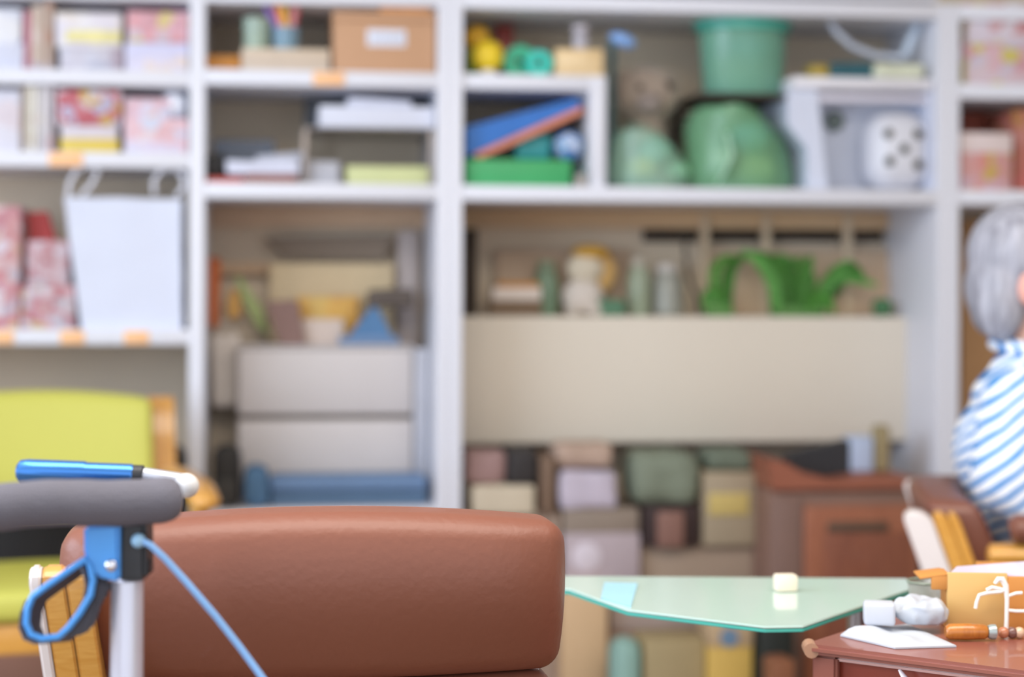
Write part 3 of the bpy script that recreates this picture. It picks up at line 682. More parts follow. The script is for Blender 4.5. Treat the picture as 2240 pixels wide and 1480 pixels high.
# ------------------------------------------------------------------ ledge of the right unit
def jar(label, px, pyt, rpx, m, liq, yo=.0, cap=None):
    Y_ = YP+.06+yo; x_ = sx(px, Y_); r_ = rpx*YP/F; h = sz(px, pyt, Y_)-zL
    t_ = thing('jar', label, 'jar', (x_, Y_, zL), 0)
    obj('jar_body', lathe((x_, Y_, zL), [(r_*.8, 0), (r_, .01), (r_, h*.62), (r_*.7, h*.82)]), m, t_)
    obj('lid', lathe((x_, Y_, zL+h*.822), [(r_*.75, 0), (r_*.75, h*.15), (r_*.6, h*.178)]), cap or mat(liq, .5), t_)
pl_ = thing('plush_toy', 'white and yellow soft toy on the cream ledge', 'toy', (sx(1285, YP+.06), YP+.06, zL))
xx = sx(1275, YP+.06)
obj('body', ell((xx, YP+.06, zL+.05), (.055, .04, .05)), mat('#e0d6cc', .8), pl_)
obj('head', ell((xx+.005, YP+.06, zL+.122), (.05, .036, .042)), mat('#ddd2bc', .8), pl_)
obj('hood', ell((xx+.04, YP+.08, zL+.115), (.052, .025, .06)), mat('#d8b070', .8), pl_, label='yellow hood')
obj('hat', ell((xx+.02, YP+.06, zL+.165), (.05, .034, .02)), mat('#cf9f3f', .8), pl_)
for s_ in (-1, 1): obj('foot', ell((xx+s_*.03, YP+.03, zL+.016), (.022, .022, .016)), mat('#d6cbbf', .8), pl_)
jar('grey green glass jar left of the white soft toy', 1195, 570, 28, mat('#7f9a7e', .3, alpha=.8), '#7d8a70')
jar('clear jar with a green base right of the soft toy', 1398, 560, 27, mat('#a4b096', .3, alpha=.8), '#b0a898')
jar('cloudy grey jar beside the black strap', 1460, 575, 36, mat('#a9aa9f', .3, alpha=.8), '#c3bcb4', .02)
YY = YP+.02
z = zL+.0005
def lbox(name, label, cat, px0, px1, pyt, zb_, yo, dep, m, bev=.003, crum=0):
    return pbox(name, label, cat, px0, px1, pyt, zb_, YP-YF+yo, dep, m, bev, None, crum)
z = lbox('brown_case', 'dark brown low case under the white box on the ledge', 'case', 1072, 1185, 657, zL, .015, .06, mat('#7c6650', .7))
z = lbox('white_case', 'long white box with an orange top on the left of the ledge', 'box', 1078, 1184, 628, z, .015, .06, mat('#e2d6cc', .6))
lbox('orange_strip', 'orange strip lying on the long white box', 'strip', 1088, 1180, 617, z, .02, .04, mat('#c98c44', .6), .002)
lbox('green_cloth', 'dull green cloth at the foot of the clear jar', 'cloth', 1312, 1370, 655, zL, .01, .03, mat('#5c8468', .8), .008, crum=.004)
lbox('pale_board', 'pale tan board leaning behind the jars', 'board', 1085, 1380, 545, zL, .12, .01, mat('#bda48c', .7), .002)
top('black_strap', tube([W(1497, 515, YP+.03), W(1500, 560, YP+.03), W(1507, 610, YP+.03), W(1524, 650, YP+.03), W(1530, 688, YP+.03)], .012, 8, flat=(1, .4)), mat('#3a342e', .7), 'black curved strap hanging over the ledge left of the plant', 'strap')
# plant
pt = thing('potted_plant', 'leafy bright green plant spread along the cream ledge', 'plant', (sx(1740, YP+.06), YP+.06, zL))
px_, py_ = sx(1740, YP+.06), YP+.06
obj('planter', rbox(sx(1690, YP+.06), sx(1800, YP+.06), YP+.03, YP+.10, zL, zL+.03, .006), mat('#5c8a46', .7), pt)
obj('planter', rbox(sx(1545, YP+.06), sx(1600, YP+.06), YP+.03, YP+.10, zL, zL+.03, .006), mat('#5c8a46', .7), pt)
def leaf(pts, wd, m):
    pts = [Vector(p_) for p_ in pts]; P = []
    n = 10
    for i in range(n+1):                       # Catmull-like sample through the points
        s_ = i/n*(len(pts)-1); k = min(int(s_), len(pts)-2); f = s_-k
        p0_, p1_, p2_, p3_ = pts[max(k-1, 0)], pts[k], pts[k+1], pts[min(k+2, len(pts)-1)]
        P.append(.5*((2*p1_)+(-p0_+p2_)*f+(2*p0_-5*p1_+4*p2_-p3_)*f*f+(-p0_+3*p1_-3*p2_+p3_)*f**3))
    b2 = bmesh.new(); rows = []
    for i, p_ in enumerate(P):
        t_ = (P[min(i+1, n)]-P[max(i-1, 0)]).normalized(); sd = t_.cross(Vector((0, 1, .25))).normalized()
        w_ = wd*math.sin(math.pi*min(.98, .12+.86*i/n))**.7; nrm = t_.cross(sd)
        rows.append([b2.verts.new(p_-sd*w_+nrm*w_*.3), b2.verts.new(p_), b2.verts.new(p_+sd*w_+nrm*w_*.3)])
    for a_, c_ in zip(rows, rows[1:]):
        for k in (0, 1): b2.faces.new((a_[k], a_[k+1], c_[k+1], c_[k]))
    r_ = bmesh.ops.solidify(b2, geom=b2.faces[:], thickness=.0015)
    return b2
gm = [mat('#66b048', .45, var=.25, scale=15), mat('#7cc464', .45, var=.25, scale=15), mat('#5ca042', .45, var=.25, scale=15)]
leaves = [((1575, 660), (1560, 610), (1575, 570), (1610, 560)), ((1580, 670), (1555, 640), (1545, 660), (1548, 685)), ((1590, 670), (1590, 620), (1600, 580), (1640, 555)),
          ((1570, 670), (1580, 640), (1592, 650), (1598, 685)), ((1700, 680), (1690, 620), (1660, 570), (1620, 548)), ((1720, 680), (1715, 620), (1690, 575), (1650, 550)),
          ((1720, 680), (1700, 640), (1690, 650), (1700, 688)), ((1740, 680), (1735, 620), (1720, 570), (1690, 560)), ((1750, 670), (1752, 620), (1765, 580), (1775, 558)),
          ((1760, 680), (1775, 620), (1760, 590), (1740, 570)), ((1780, 680), (1800, 630), (1830, 590), (1865, 570)), ((1790, 680), (1830, 620), (1860, 585), (1890, 610)),
          ((1770, 680), (1785, 650), (1810, 660), (1825, 688)), ((1785, 680), (1810, 620), (1850, 605), (1920, 625)), ((1745, 680), (1770, 650), (1765, 660), (1775, 688)), ((1735, 660), (1725, 600), (1735, 575), (1755, 560))]
for i, lf in enumerate(leaves):
    yo_ = YP+.02+(i % 4)*.02
    obj('leaf', leaf([W(a_, b2, yo_) for a_, b2 in lf], .014+.003*(i % 3), gm[i % 3]), gm[i % 3], pt)
lbox('dark_green_bulb', 'small dark green pot right of the leafy plant', 'pot', 1915, 1956, 652, zL, .02, .04, mat('#47744c', .7), .015)
lbox('tan_card', 'tan card sheets behind the leafy plant', 'card', 1555, 1945, 545, zL, .13, .008, mat('#cbb094', .7), .002)

# ------------------------------------------------------------------ lower right bay: bags and boxes from the base up
zbase = .10
GB = 'stored boxes and bags below the cream panel'
def low(name, label, cat, px0, px1, pyt, zb_, yo, dep, m, bev=.004, crum=0):
    return pbox(name, label, cat, px0, px1, pyt, zb_, yo, dep, m, bev, GB, crum)
tan = mat('#a48f80', .7, var=.12, scale=5); mau = mat('#b9aab0', .6, var=.1, scale=6)
# column 1: 1015-1235 (mostly behind the brown chair)
z1 = low('storage_crate', 'tall tan crate behind the brown chair back', 'crate', 1020, 1228, 1122, zbase, .05, .3, tan)
z = low('paper_pile', 'cream pile of papers above the right half of the brown chair', 'paper', 1035, 1172, 1062, z1, .02, .2, mat('#cdbfa8', .7), .006, .003)
low('pink_bag', 'dusky pink bag on the cream paper pile beside the centre post', 'bag', 1018, 1110, 986, z, .04, .14, mat('#9c7c78', .7), .02, .006)
low('black_bag', 'black bag between the pink bag and the tan board', 'bag', 1112, 1180, 982, z, .03, .16, mat('#302b2b', .7), .012, .005)
low('tan_folder', 'dark tan folder standing at the edge of the black bag', 'folder', 1183, 1216, 1000, z1, .03, .22, mat('#7a6250', .7))
# cardboard box seen below the green table
z = low('carton', 'large plain tan carton just right of the brown chair under the table', 'box', 1232, 1332, 1276, zbase, .0, .3, mat('#d9b78f', .7, var=.06))
z = low('pink_box', 'greyish pink box with a round white spot behind the green table', 'box', 1236, 1402, 1166, z, .03, .26, mau)
Ysp = YF+.03; sp_ = lathe((0, 0, 0), [(.036, 0), (.036, .001), (.034, .002)], 28)
xf(sp_, Matrix.Translation((sx(1285, Ysp), Ysp-.0005, sz(1285, 1218, Ysp))) @ Matrix.Rotation(R(90), 4, 'X'))
top('round_sticker', sp_, mat('#dcd2dc', .6), 'round white sticker on the greyish pink box', 'sticker')
z = low('grey_box', 'flat grey brown box lying on the greyish pink box', 'box', 1234, 1400, 1112, z, .04, .24, mat('#958679', .7))
zz_ = low('lavender_bag', 'lavender white bag on the flat grey brown box', 'bag', 1228, 1350, 1030, z, .03, .16, mat('#c6bccb', .7, var=.2, scale=18), .012, .006)
low('beige_pouch', 'beige pink pouch on top of the lavender white bag', 'pouch', 1215, 1345, 968, zz_+.004, .05, .12, mat('#b79d8c', .7, var=.15), .02, .005)
# middle column
z = low('carton', 'low pink tan carton under the middle of the green table', 'box', 1335, 1548, 1375, zbase, .06, .28, mat('#b08f7a', .7, var=.1))
z = low('carton', 'pinkish carton just under the green table edge', 'box', 1338, 1545, 1300, z, .05, .28, mat('#b5a196', .7, var=.12))
z = low('carton', 'flat tan carton behind the middle of the green table', 'box', 1404, 1690, 1190, z, .06, .26, mat('#a6917e', .7, var=.12, scale=6))
zk = low('dark_crate', 'dark open crate above the flat tan carton', 'crate', 1412, 1532, 1105, z, .03, .2, mat('#3b2b2a', .7))
low('brown_pouch', 'reddish brown pouch in front of the dark crate', 'pouch', 1440, 1500, 1118, z, .008, .018, mat('#8c675c', .7), .008, .0)
low('green_grey_bag', 'green grey bag heaped on the dark crate', 'bag', 1388, 1535, 990, zk, .02, .18, mat('#7d8674', .7, var=.25, scale=14), .03, .007)
zk = low('beige_box', 'beige upright box with a yellow note right of the dark crate', 'box', 1540, 1654, 1032, z, .03, .22, mat('#a8987f', .7, var=.08))
low('yellow_note', 'yellow note on the front of the beige upright box', 'note', 1552, 1640, 1078, sz(1600, 1126, YF+.025), .025, .004, mat('#cdb66f', .7), .001)
low('green_cushion', 'dark green grey cushion on the beige upright box', 'cushion', 1548, 1652, 985, zk, .04, .14, mat('#6c7666', .8), .02, .004)
# front low things under the table
YFr = YF-.04
Yq = 4.30
def fl(name, label, cat, px0, px1, pyt, dep, m, Yq=4.30, bev=.005, crum=0, zb_=0.0):
    return low(name, label, cat, px0, px1, pyt, zb_, Yq-YF, dep, m, bev, crum)
fl('olive_box', 'olive tan box on the floor under the green table', 'box', 1412, 1545, 1398, .14, mat('#a8966f', .7, var=.12))
fl('teal_ball', 'teal round ball on the floor under the green table', 'ball', 1345, 1411, 1400, .10, mat('#8fb4aa', .6), 4.28, .045)
yp = thing('yellow_pack', 'yellow pack with a blue round mark under the green table', 'pack', (sx(1600, 4.28), 4.33, 0))
x0, x1 = sx(1552, 4.28), sx(1650, 4.28); zt = sz(1600, 1355, 4.28)
obj('pack_body', rbox(x0, x1, 4.28, 4.40, 0, zt, .006), mat('#d8b45e', .6, var=.1), yp)
obj('paper_band', rbox(x0-.001, x1+.001, 4.277, 4.403, sz(1600, 1415, 4.28), zt+.001, .005), mat('#bfa582', .6), yp, label='tan paper top')
b3 = lathe((0, 0, 0), [(.022, 0), (.022, .002)], 24); xf(b3, Matrix.Translation((sx(1597, 4.28), 4.2765, sz(1597, 1393, 4.28))) @ Matrix.Rotation(R(90), 4, 'X'))
obj('blue_mark', b3, mat('#6f8ba6', .6), yp, label='round blue mark')
fl('black_bin', 'black bin on the floor left of the red brown table', 'bin', 1664, 1742, 1362, .2, mat('#1e2420', .6), 4.25, .012)
fl('red_brown_bag', 'red brown bag in front of the black bin', 'bag', 1690, 1745, 1442, .08, mat('#8e5a3c', .7), 4.1, .012, .004)

# brown cabinet with a door
Y = YF-.12
bc = thing('brown_side_cabinet', 'reddish brown cabinet with a framed front and dark slot, in front of the right post', 'cabinet', (sx(1850, Y), Y+.17, 0))
br = wood('#96593f', '#7e4733', .5, (20, 20, 2), .1); br2 = wood('#a8694c', '#965a40', .5, (20, 20, 2), .1)
x0, x1 = sx(1690, Y), sx(2014, Y); zt = sz(1850, 1072, Y)
obj('carcass', rbox(x0, x1, Y+.02, Y+.32, 0, zt, .012, 3), mat('#8a6a5c', .6, var=.1), bc)
obj('side_face', rbox(x0+.004, sx(1760, Y), Y+.008, Y+.0195, .02, zt-.02, .004), mat('#82665c', .6), bc)
dr = obj('door', rbox(sx(1762, Y), x1-.001, Y+.004, Y+.0195, .02, sz(1850, 1106, Y), .012, 3), br2, bc)
obj('inset_panel', rbox(sx(1805, Y), x1-.02, Y+.001, Y+.0038, .06, sz(1850, 1165, Y), .003), br, dr)
obj('handle_slot', rbox(sx(1812, Y), sx(1945, Y), Y-.003, Y+.0035, sz(1850, 1162, Y), sz(1850, 1142, Y), .002), mat('#5c4a3c', .6), dr, label='dark handle slot')
tp = bmesh.new()
pts = PW([(1680, 1000), (1720, 1012), (1760, 1035), (1830, 1052), (1900, 1040), (2010, 1044), (2016, 1072), (1690, 1072)], Y)
for q in pts[-2:]: q.z = zt+.0005
obj('top_moulding', prism(pts, (0, .30, 0), .004), mat('#9b5e48', .5, var=.15), bc)
ztp2 = max(q.z for q in pts)
zi = pts[3].z
lp = thing('black_case', 'black case standing on the brown cabinet', 'case', (sx(1790, Y+.1), Y+.1, zi))
pts = PW([(1722, 1000), (1735, 990), (1860, 962), (1860, 1052), (1722, 1052)], Y+.1)
for q in pts[3:]: q.z = sz(1800, 1052, Y)+.001
obj('case_body', prism(pts, (0, .06, 0), .005), mat('#2d2d31', .6), lp)
pbox('blue_white_box', 'pale blue box beside the black case on the brown cabinet', 'box', 1862, 1912, 955, sz(1900, 1040, Y)+.0005, -.02, .06, mat('#b6c4de', .6), .004)
pbox('olive_bottle', 'olive upright bottle at the right of the pale blue box', 'bottle', 1916, 1950, 930, sz(1930, 1041, Y)+.0005, -.02, .04, mat('#9a8a66', .6), .01)

# ------------------------------------------------------------------ armchairs
leather = None
def leather_mat(h, rough=.42, key='leather'):
    m = mat(h, rough, var=.05, scale=5, bump=.25, coat=.05, key=key); return m
wood_o = wood('#dda552', '#d0943f', .3, (4, 4, 30), .5)
pale = mat('#e6dcd8', .35, var=.04, coat=.4, key='window_glare_edge')  # window glare on the glossy wood, put into the colour of a strip
def pillow_slab(x0, x1, y0, y1, z0, z1, rnd, curve=0, crown=0, lean=0, zl=.45, seg=5, puff=.0):
    """upholstered slab: rounded, curved in plan, crowned on top, leaning back"""
    b2 = bmesh.new(); bmesh.ops.create_cube(b2, size=1)
    for v in b2.verts: v.co = Vector(((x0+x1)/2+v.co.x*(x1-x0), (y0+y1)/2+v.co.y*(y1-y0), (z0+z1)/2+v.co.z*(z1-z0)))
    bmesh.ops.bevel(b2, geom=b2.edges[:], offset=rnd, segments=seg, affect='EDGES', profile=.5)
    for ax, n in ((0, 14), (2, 7)):
        lo, hi = ((x0+rnd*1.01, x1-rnd*1.01), None)[0:2] if ax == 0 else ((z0+rnd*1.01, z1-rnd*1.01), None)
        for k in range(1, n):
            c_ = lo[0]+(lo[1]-lo[0])*k/n
            no = Vector((1, 0, 0)) if ax == 0 else Vector((0, 0, 1))
            bmesh.ops.bisect_plane(b2, geom=b2.verts[:]+b2.edges[:]+b2.faces[:], plane_co=no*c_, plane_no=no)
    hw_ = (x1-x0)/2; xc_ = (x0+x1)/2
    for v in b2.verts:
        f = (v.co.x-xc_)/hw_; g = (v.co.z-z0)/(z1-z0)
        v.co.z += crown*(1-f*f)*g
        if puff:
            s_ = 1 if v.co.y > (y0+y1)/2 else -1
            v.co.y += s_*puff*(1-abs(f)**9)*(1-(2*g-1)**2)
            v.co.x += puff*.18*f*(1-(2*g-1)**2)
        v.co.y += curve*f*f - lean*(v.co.z-zl)
    return b2
def armchair(label, loc, rz, hide, back_top=.86, post_top=.815, cw=.255, off=0, posts=((-1, .0), (1, .0)), seam=.685, arms=True, arm_z=.66, near=False, lower=True, seat_z=.45, seat_t=.09, flare=0, lean=.22, rearpale=False, arm0=-.22, pad=False, outer=None):
    """local frame: the sitter looks along +y"""
    t = thing('armchair', label, 'chair', loc, rz, 'wooden armchairs around the tables')
    yb = -.24
    k = dict(local=True)
    obj('seat', pillow_slab(-.25, .25, -.20, .24, seat_z-seat_t, seat_z, .022, 0, .01, 0), hide, t, **k)
    obj('seat_rail', rbox(-.25, .25, -.2, .22, seat_z-seat_t-.06, seat_z-seat_t-.001, .004), wood_o, t, **k)
    bt_ = pillow_slab(off-cw, off+cw, yb-.042, yb+.045, seam, back_top-.018, .021, .03, .018, lean, .45, 6, .030 if near else .01)
    bo = obj('backrest', bt_, hide, t, **k)
    if lower: obj('backrest', pillow_slab(off-cw+.004, off+cw-.004, yb-.038, yb+.04, .47, seam-.0015, .022, .03, 0, lean, .45, 5, .008), hide, t, **k)
    if near:       # stitched piping round the ends of the head cushion
        for s_ in (-1, 1):
            e = []
            for i in range(33):
                a_ = 2*math.pi*i/33; yy = yb+.0015+.041*math.copysign(abs(math.cos(a_))**.6, math.cos(a_)); zz3 = (seam+back_top-.018)/2+(back_top-.018-seam)/2*.985*math.copysign(abs(math.sin(a_))**.6, math.sin(a_))
                e.append((off+s_*(cw-.022), yy+.026*1-lean*(zz3-.45), zz3))
            obj('piping', tube(e, .0012, 6, closed=True), mat('#6b4438', .6), bo, **k)
    for s_, dy in posts:
        xa_ = s_*(.263 if dy == 0 else (.228 if dy < 0 else .225))
        # laminated post: three strips side by side, the outer one pale as painted window glare
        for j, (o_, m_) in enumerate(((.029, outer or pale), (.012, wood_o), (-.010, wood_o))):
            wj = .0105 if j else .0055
            P = []
            for i in range(11):
                z_ = i/10*(post_top); y_ = yb+.015+dy-lean*max(0, z_-.40)+(.10*(1-z_/.40)*-1 if z_ < .40 else 0)
                P.append((y_, z_))
            b2 = bmesh.new(); rings = []
            hy = .024
            for i, (y_, z_) in enumerate(P):
                hh_ = hy
                x_c = xa_+s_*(0 if rearpale else o_)+s_*flare*(z_-.8)
                if rearpale: y_ += (-.034, .004, .026)[j]; hh_ = (.0235, .0125, .0085)[j]; wj = .022
                rings.append([b2.verts.new((x_c+sx_*wj, y_+sy_*hh_, z_)) for sx_, sy_ in ((-1, -1), (1, -1), (1, 1), (-1, 1))])
            # rounded head
            yt, zt_ = P[-1]; hy2 = hh_; yt = y_; xo = x_c
            for da in (.5, .8, 1.0):
                f_ = math.sqrt(max(0, 1-da*da)) if da < 1 else .25
                rings.append([b2.verts.new((xo+sx_*wj*(1 if da < 1 else .8), yt+sy_*hy2*max(f_, .3)-lean*.02*da, zt_+.016*da)) for sx_, sy_ in ((-1, -1), (1, -1), (1, 1), (-1, 1))])
            for a_, c_ in zip(rings, rings[1:]):
                for q in range(4): b2.faces.new((a_[q], a_[(q+1) % 4], c_[(q+1) % 4], c_[q]))
            b2.faces.new(rings[0][::-1]); b2.faces.new(rings[-1])
            bmesh.ops.recalc_face_normals(b2, faces=b2.faces)
            bmesh.ops.bevel(b2, geom=[e for e in b2.edges if e.calc_face_angle(0) > .8], offset=.0022, segments=3, affect='EDGES')
            obj('post_strip', b2, m_, t, **k, label='pale strip of painted window glare on the wooden post' if j == 0 and not outer else None)
    if arms:
        for s_ in (-1, 1):
            P = [(s_*.285, arm0-.05, arm_z), (s_*.29, arm0+.08, arm_z+.008), (s_*.295, .1, arm_z+.005), (s_*.29, .2, arm_z-.01)]
            obj('armrest', tube([(P[0][0], P[0][1]-.006, P[0][2])]+P+[(s_*.29, .215, arm_z-.014), (s_*.29, .222, arm_z-.016)], [.012, .024, .028, .028, .028, .02, .008], 16, flat=(1.15, .75)), wood_o, t, **k)
            if pad: obj('arm_pad', tube([(s_*.302, arm0-.02, arm_z+.044), (s_*.302, arm0-.01, arm_z+.046), (s_*.29, .12, arm_z+.040), (s_*.29, .13, arm_z+.038)], [.016, .026, .026, .016], 14, flat=(1.2, .95)), hide, t, **k)
            obj('front_leg', tube([(s_*.285, .18, 0), (s_*.28, .17, .3), (s_*.288, .15, arm_z-.018)], [.015, .019, .018], 12), wood_o, t, **k)
    else:
        for s_ in (-1, 1): obj('front_leg', tube([(s_*.235, .2, 0), (s_*.23, .19, .31)], [.015, .019], 12), wood_o, t, **k)
    obj('stretcher', rbox(-.24, .24, -.21, -.19, .2, .24, .004), wood_o, t, **k)
    return t
brown = leather_mat('#84503e', .47, key='brown_leather')
ch = L(-.256, 2.19, 0)
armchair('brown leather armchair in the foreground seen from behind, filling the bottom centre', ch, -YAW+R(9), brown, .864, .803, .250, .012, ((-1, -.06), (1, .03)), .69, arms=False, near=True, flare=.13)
lime = mat('#c6c45a', .55, var=.04, scale=6, bump=.1, key='lime_upholstery')
D = (-fw*math.cos(R(18))+rt*math.sin(R(18)))
armchair('lime yellow armchair with orange wooden frame at the left before the shelves', L(-.945, 3.80, 0), math.atan2(-D.x, D.y), lime, .862, .83, .245, 0, seam=.585, arm_z=.675, outer=wood_o, lower=False, seat_z=.50, seat_t=.055)
darkb = leather_mat('#7c4c3c', .4, key='dark_brown_leather')
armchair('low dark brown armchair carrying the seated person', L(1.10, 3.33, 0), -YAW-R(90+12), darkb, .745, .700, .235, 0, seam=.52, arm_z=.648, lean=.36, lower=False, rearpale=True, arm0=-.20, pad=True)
# another wooden chair, of which only one arm shows at the left edge

# ------------------------------------------------------------------ tables
gt = thing('green_table', 'pale green topped table with slanted sides behind the brown armchair', 'table', L(.2, 2.4, 0))
zt = .70
poly = [(-.33, 2.52), (.53, 2.50), (.515, 2.41), (.335, 2.14), (.29, 2.135), (.14, 2.245), (.075, 2.40), (-.10, 2.46)]
gtop = mat('#c8dfd6', .22, var=.05, scale=3, coat=.5, key='pale_green_top')
obj('tabletop', prism([L(a_, b2, zt-.003) for a_, b2 in poly], (0, 0, .003), .001), gtop, gt)
obj('edge_band', prism([L(a_*1.0, b2, zt-.0075) for a_, b2 in poly], (0, 0, .004), .001), mat('#4fb8a8', .4), gt, label='teal edge band')
for la, dd in ((-.15, 2.50), (.46, 2.46)):
    obj('leg', tube([L(la, dd, 0), L(la, dd, zt-.008)], .018, 12), mat('#b8b8bc', .3, metal=.8), gt)
top('blue_sheet', prism([L(.145, 2.26, zt+.0003), L(.165, 2.435, zt+.0003), L(.122, 2.44, zt+.0003), L(.112, 2.32, zt+.0003)], (0, 0, .002), 0), mat('#a8dcf0', .3), 'light blue sheet on the left corner of the green table', 'sheet')
p = V(1814, 1345, 2.2)
top('cream_block', rbox(p.x-.014, p.x+.014, 2.31, 2.33, zt+.0005, zt+.022, .003), mat('#f0e2cc', .5), 'small cream block standing on the green table', 'block')

# red-brown table chest
cz = .69
yw = R(36)
e1 = (math.cos(yw), -math.sin(yw)); e2 = (math.sin(yw), math.cos(yw))
def CH(a_, b2, z_): return L(.325+e1[0]*a_+e2[0]*b2, 2.085+e1[1]*a_+e2[1]*b2, z_)
ck = thing('brown_chest', 'red brown framed chest at the bottom right with bags and a carton on top', 'chest', CH(.3, .15, 0))
rb1 = mat('#94584a', .35, var=.15, scale=6, coat=.3, key='red_brown_lacquer'); rb2 = mat('#8a3c2c', .3, var=.2, scale=5, coat=.4, key='deep_red_lacquer')
def cprism(a0, a1, b0, b1, z0, z1, bev=.003): return prism([CH(a0, b0, z0), CH(a1, b0, z0), CH(a1, b1, z0), CH(a0, b1, z0)], (0, 0, z1-z0), bev)
obj('carcass', cprism(.012, .6, .02, .33, 0, cz-.012), rb2, ck)
obj('top_board', cprism(0, .61, 0, .345, cz-.0115, cz, .004), rb1, ck)
obj('stile', cprism(.008, .038, .008, .0195, 0, cz-.012, .003), rb1, ck)
obj('rail', cprism(.0385, .6, .009, .0195, cz-.017, cz-.012, .002), mat('#d9b0a8', .25, coat=.6), ck, label='rail under the top, pale as a painted edge highlight')  # pale colour paints the highlight along the front edge
obj('stile', cprism(.565, .6, .008, .0195, 0, cz-.0175, .003), rb1, ck)
obj('round_corner', tube([CH(.012, .0, cz-.007), CH(-.004, .025, cz-.007)], .0085, 12), mat('#b08468', .4), ck)
pts = [CH(.115+.012*i, .004, cz-.016-.016*i) for i in range(5)]
top('white_ribbon', tube(pts, [.003, .010, .013, .012, .006], 10, flat=(1, .3)), mat('#e6e2f4', .4), 'white ribbon end hanging on the front of the red brown chest', 'ribbon')

# things on the chest
wh = mat('#c2c7d0', .6, var=.03, scale=6)
zc_ = cz+.0005
b2 = bmesh.new()
from mathutils import noise
n, m_ = 26, 16; rows = []
cA, cB, cC, cD = ZP(1838, 1392, cz), ZP(1958, 1420, cz), ZP(2092, 1416, cz), ZP(1985, 1368, cz)
for i in range(n+1):
    row = []
    for j in range(m_+1):
        f, g = i/n, j/m_
        p_ = cA.lerp(cB, f).lerp(cD.lerp(cC, f), g)
        edge = min(1, 6*min(f, 1-f, g, 1-g))
        h_ = .002+(edge**.5)*(.006+.004*noise.noise(Vector((f*3, g*3, 0)))+.003*math.sin(f*9+g*3))*(1.25-g)
        row.append(b2.verts.new((p_.x, p_.y, zc_+max(.001, h_))))
    rows.append(row)
for i in range(n):
    for j in range(m_): b2.faces.new((rows[i][j], rows[i+1][j], rows[i+1][j+1], rows[i][j+1]))
r_ = bmesh.ops.extrude_face_region(b2, geom=b2.faces[:])
for v in [g for g in r_['geom'] if isinstance(g, bmesh.types.BMVert)]: v.co.z = zc_
top('folded_cloth', b2, wh, 'folded white cloth on the corner of the red brown chest', 'cloth')
zcl = zc_+.0105
def vbox(px0, px1, py_t, d, z0, dep, bev=.003, yawx=0):
    a_ = V(px0, 1300, d); c_ = V(px1, 1300, d); w_ = (c_-a_).length; z1_ = V(px0, py_t, d).z
    b3 = rbox(0, w_, 0, dep, 0, z1_-z0, bev, 3)
    ang_ = -YAW+yawx
    return xf(b3, Matrix.Translation((a_.x, a_.y, z0)) @ Matrix.Rotation(ang_, 4, 'Z')), z1_
b3, _ = vbox(1890, 1958, 1319, 2.135, zcl, .030, .004, R(-8))
top('white_box', b3, mat('#c8ccd6', .4, var=.01), 'small plain white box standing on the white cloth', 'box')
# crumpled white plastic bag
c_ = V(2018, 1352, 2.155)
b3 = ell((c_.x, c_.y, zcl+.014), (.033, .024, .0165), u=56, v=36); crumple(b3, .007, 34, 4, zcl); crumple(b3, .0045, 75, 9, zcl)
top('crumpled_bag', b3, mat('#c0c6d0', .35, var=.08, coat=.2), 'crumpled white plastic bag beside the small white box', 'bag')
# clear cup behind
c_ = V(2030, 1300, 2.26)
cp = thing('clear_cup', 'clear plastic cup behind the crumpled white bag', 'cup', (c_.x, c_.y, cz))
obj('cup_body', lathe((c_.x, c_.y, zc_), [(.019, 0), (.021, .006), (.025, .040), (.0235, .041), (.020, .008)], 28), mat('#c4ccc0', .1, alpha=.35, key='clear_plastic'), cp)
obj('rim', tube([(c_.x+.025*math.cos(k*math.pi/12), c_.y+.025*math.sin(k*math.pi/12), zc_+.0425) for k in range(24)], .0014, 6, closed=True), mat('#8c9a88', .2), cp)
# cardboard carton
kd = 2.17
kb = thing('small_carton', 'orange tan cardboard carton with an open flap on the red brown chest', 'box', V(2150, 1390, kd+.05).xyz)
kb.location.z = cz
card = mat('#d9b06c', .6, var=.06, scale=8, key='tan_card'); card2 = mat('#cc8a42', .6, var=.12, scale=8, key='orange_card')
a_ = V(2072, 1300, kd); ztc = V(2072, 1252, kd).z; zc0 = zc_
mk = Matrix.Translation((a_.x, a_.y, 0)) @ Matrix.Rotation(-YAW-R(4), 4, 'Z')
wfr = 130/F*kd
obj('front_face', xf(rbox(0, wfr, 0, .006, zc0, ztc, .001), mk), card, kb)
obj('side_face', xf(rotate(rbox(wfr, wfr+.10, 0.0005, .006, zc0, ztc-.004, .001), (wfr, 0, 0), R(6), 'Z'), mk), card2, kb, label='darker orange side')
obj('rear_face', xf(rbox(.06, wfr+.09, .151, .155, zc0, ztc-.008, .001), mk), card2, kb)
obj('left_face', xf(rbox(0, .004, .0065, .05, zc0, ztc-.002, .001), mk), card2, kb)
obj('top_panel', xf(prism([(.004, .0065, ztc-.004), (wfr+.09, .0065, ztc-.006), (wfr+.09, .150, ztc-.006), (.020, .060, ztc-.004)], (0, 0, .003), .0008), mk), mat('#dcd4ea', .4, coat=.3), kb, label='pale lavender top of the carton')
fl_ = rotate(rbox(-.032, 0, .0, .05, ztc-.004, ztc-.001, .001), (0, 0, ztc-.003), R(-8)); xf(fl_, mk)
obj('side_flap', fl_, card2, kb)
fl2 = rotate(rbox(-.018, 0, .0, .006, ztc-.02, ztc-.004, .001), (0, 0, ztc-.003), R(0)); xf(fl2, mk)
obj('flap_edge', fl2, card2, kb)
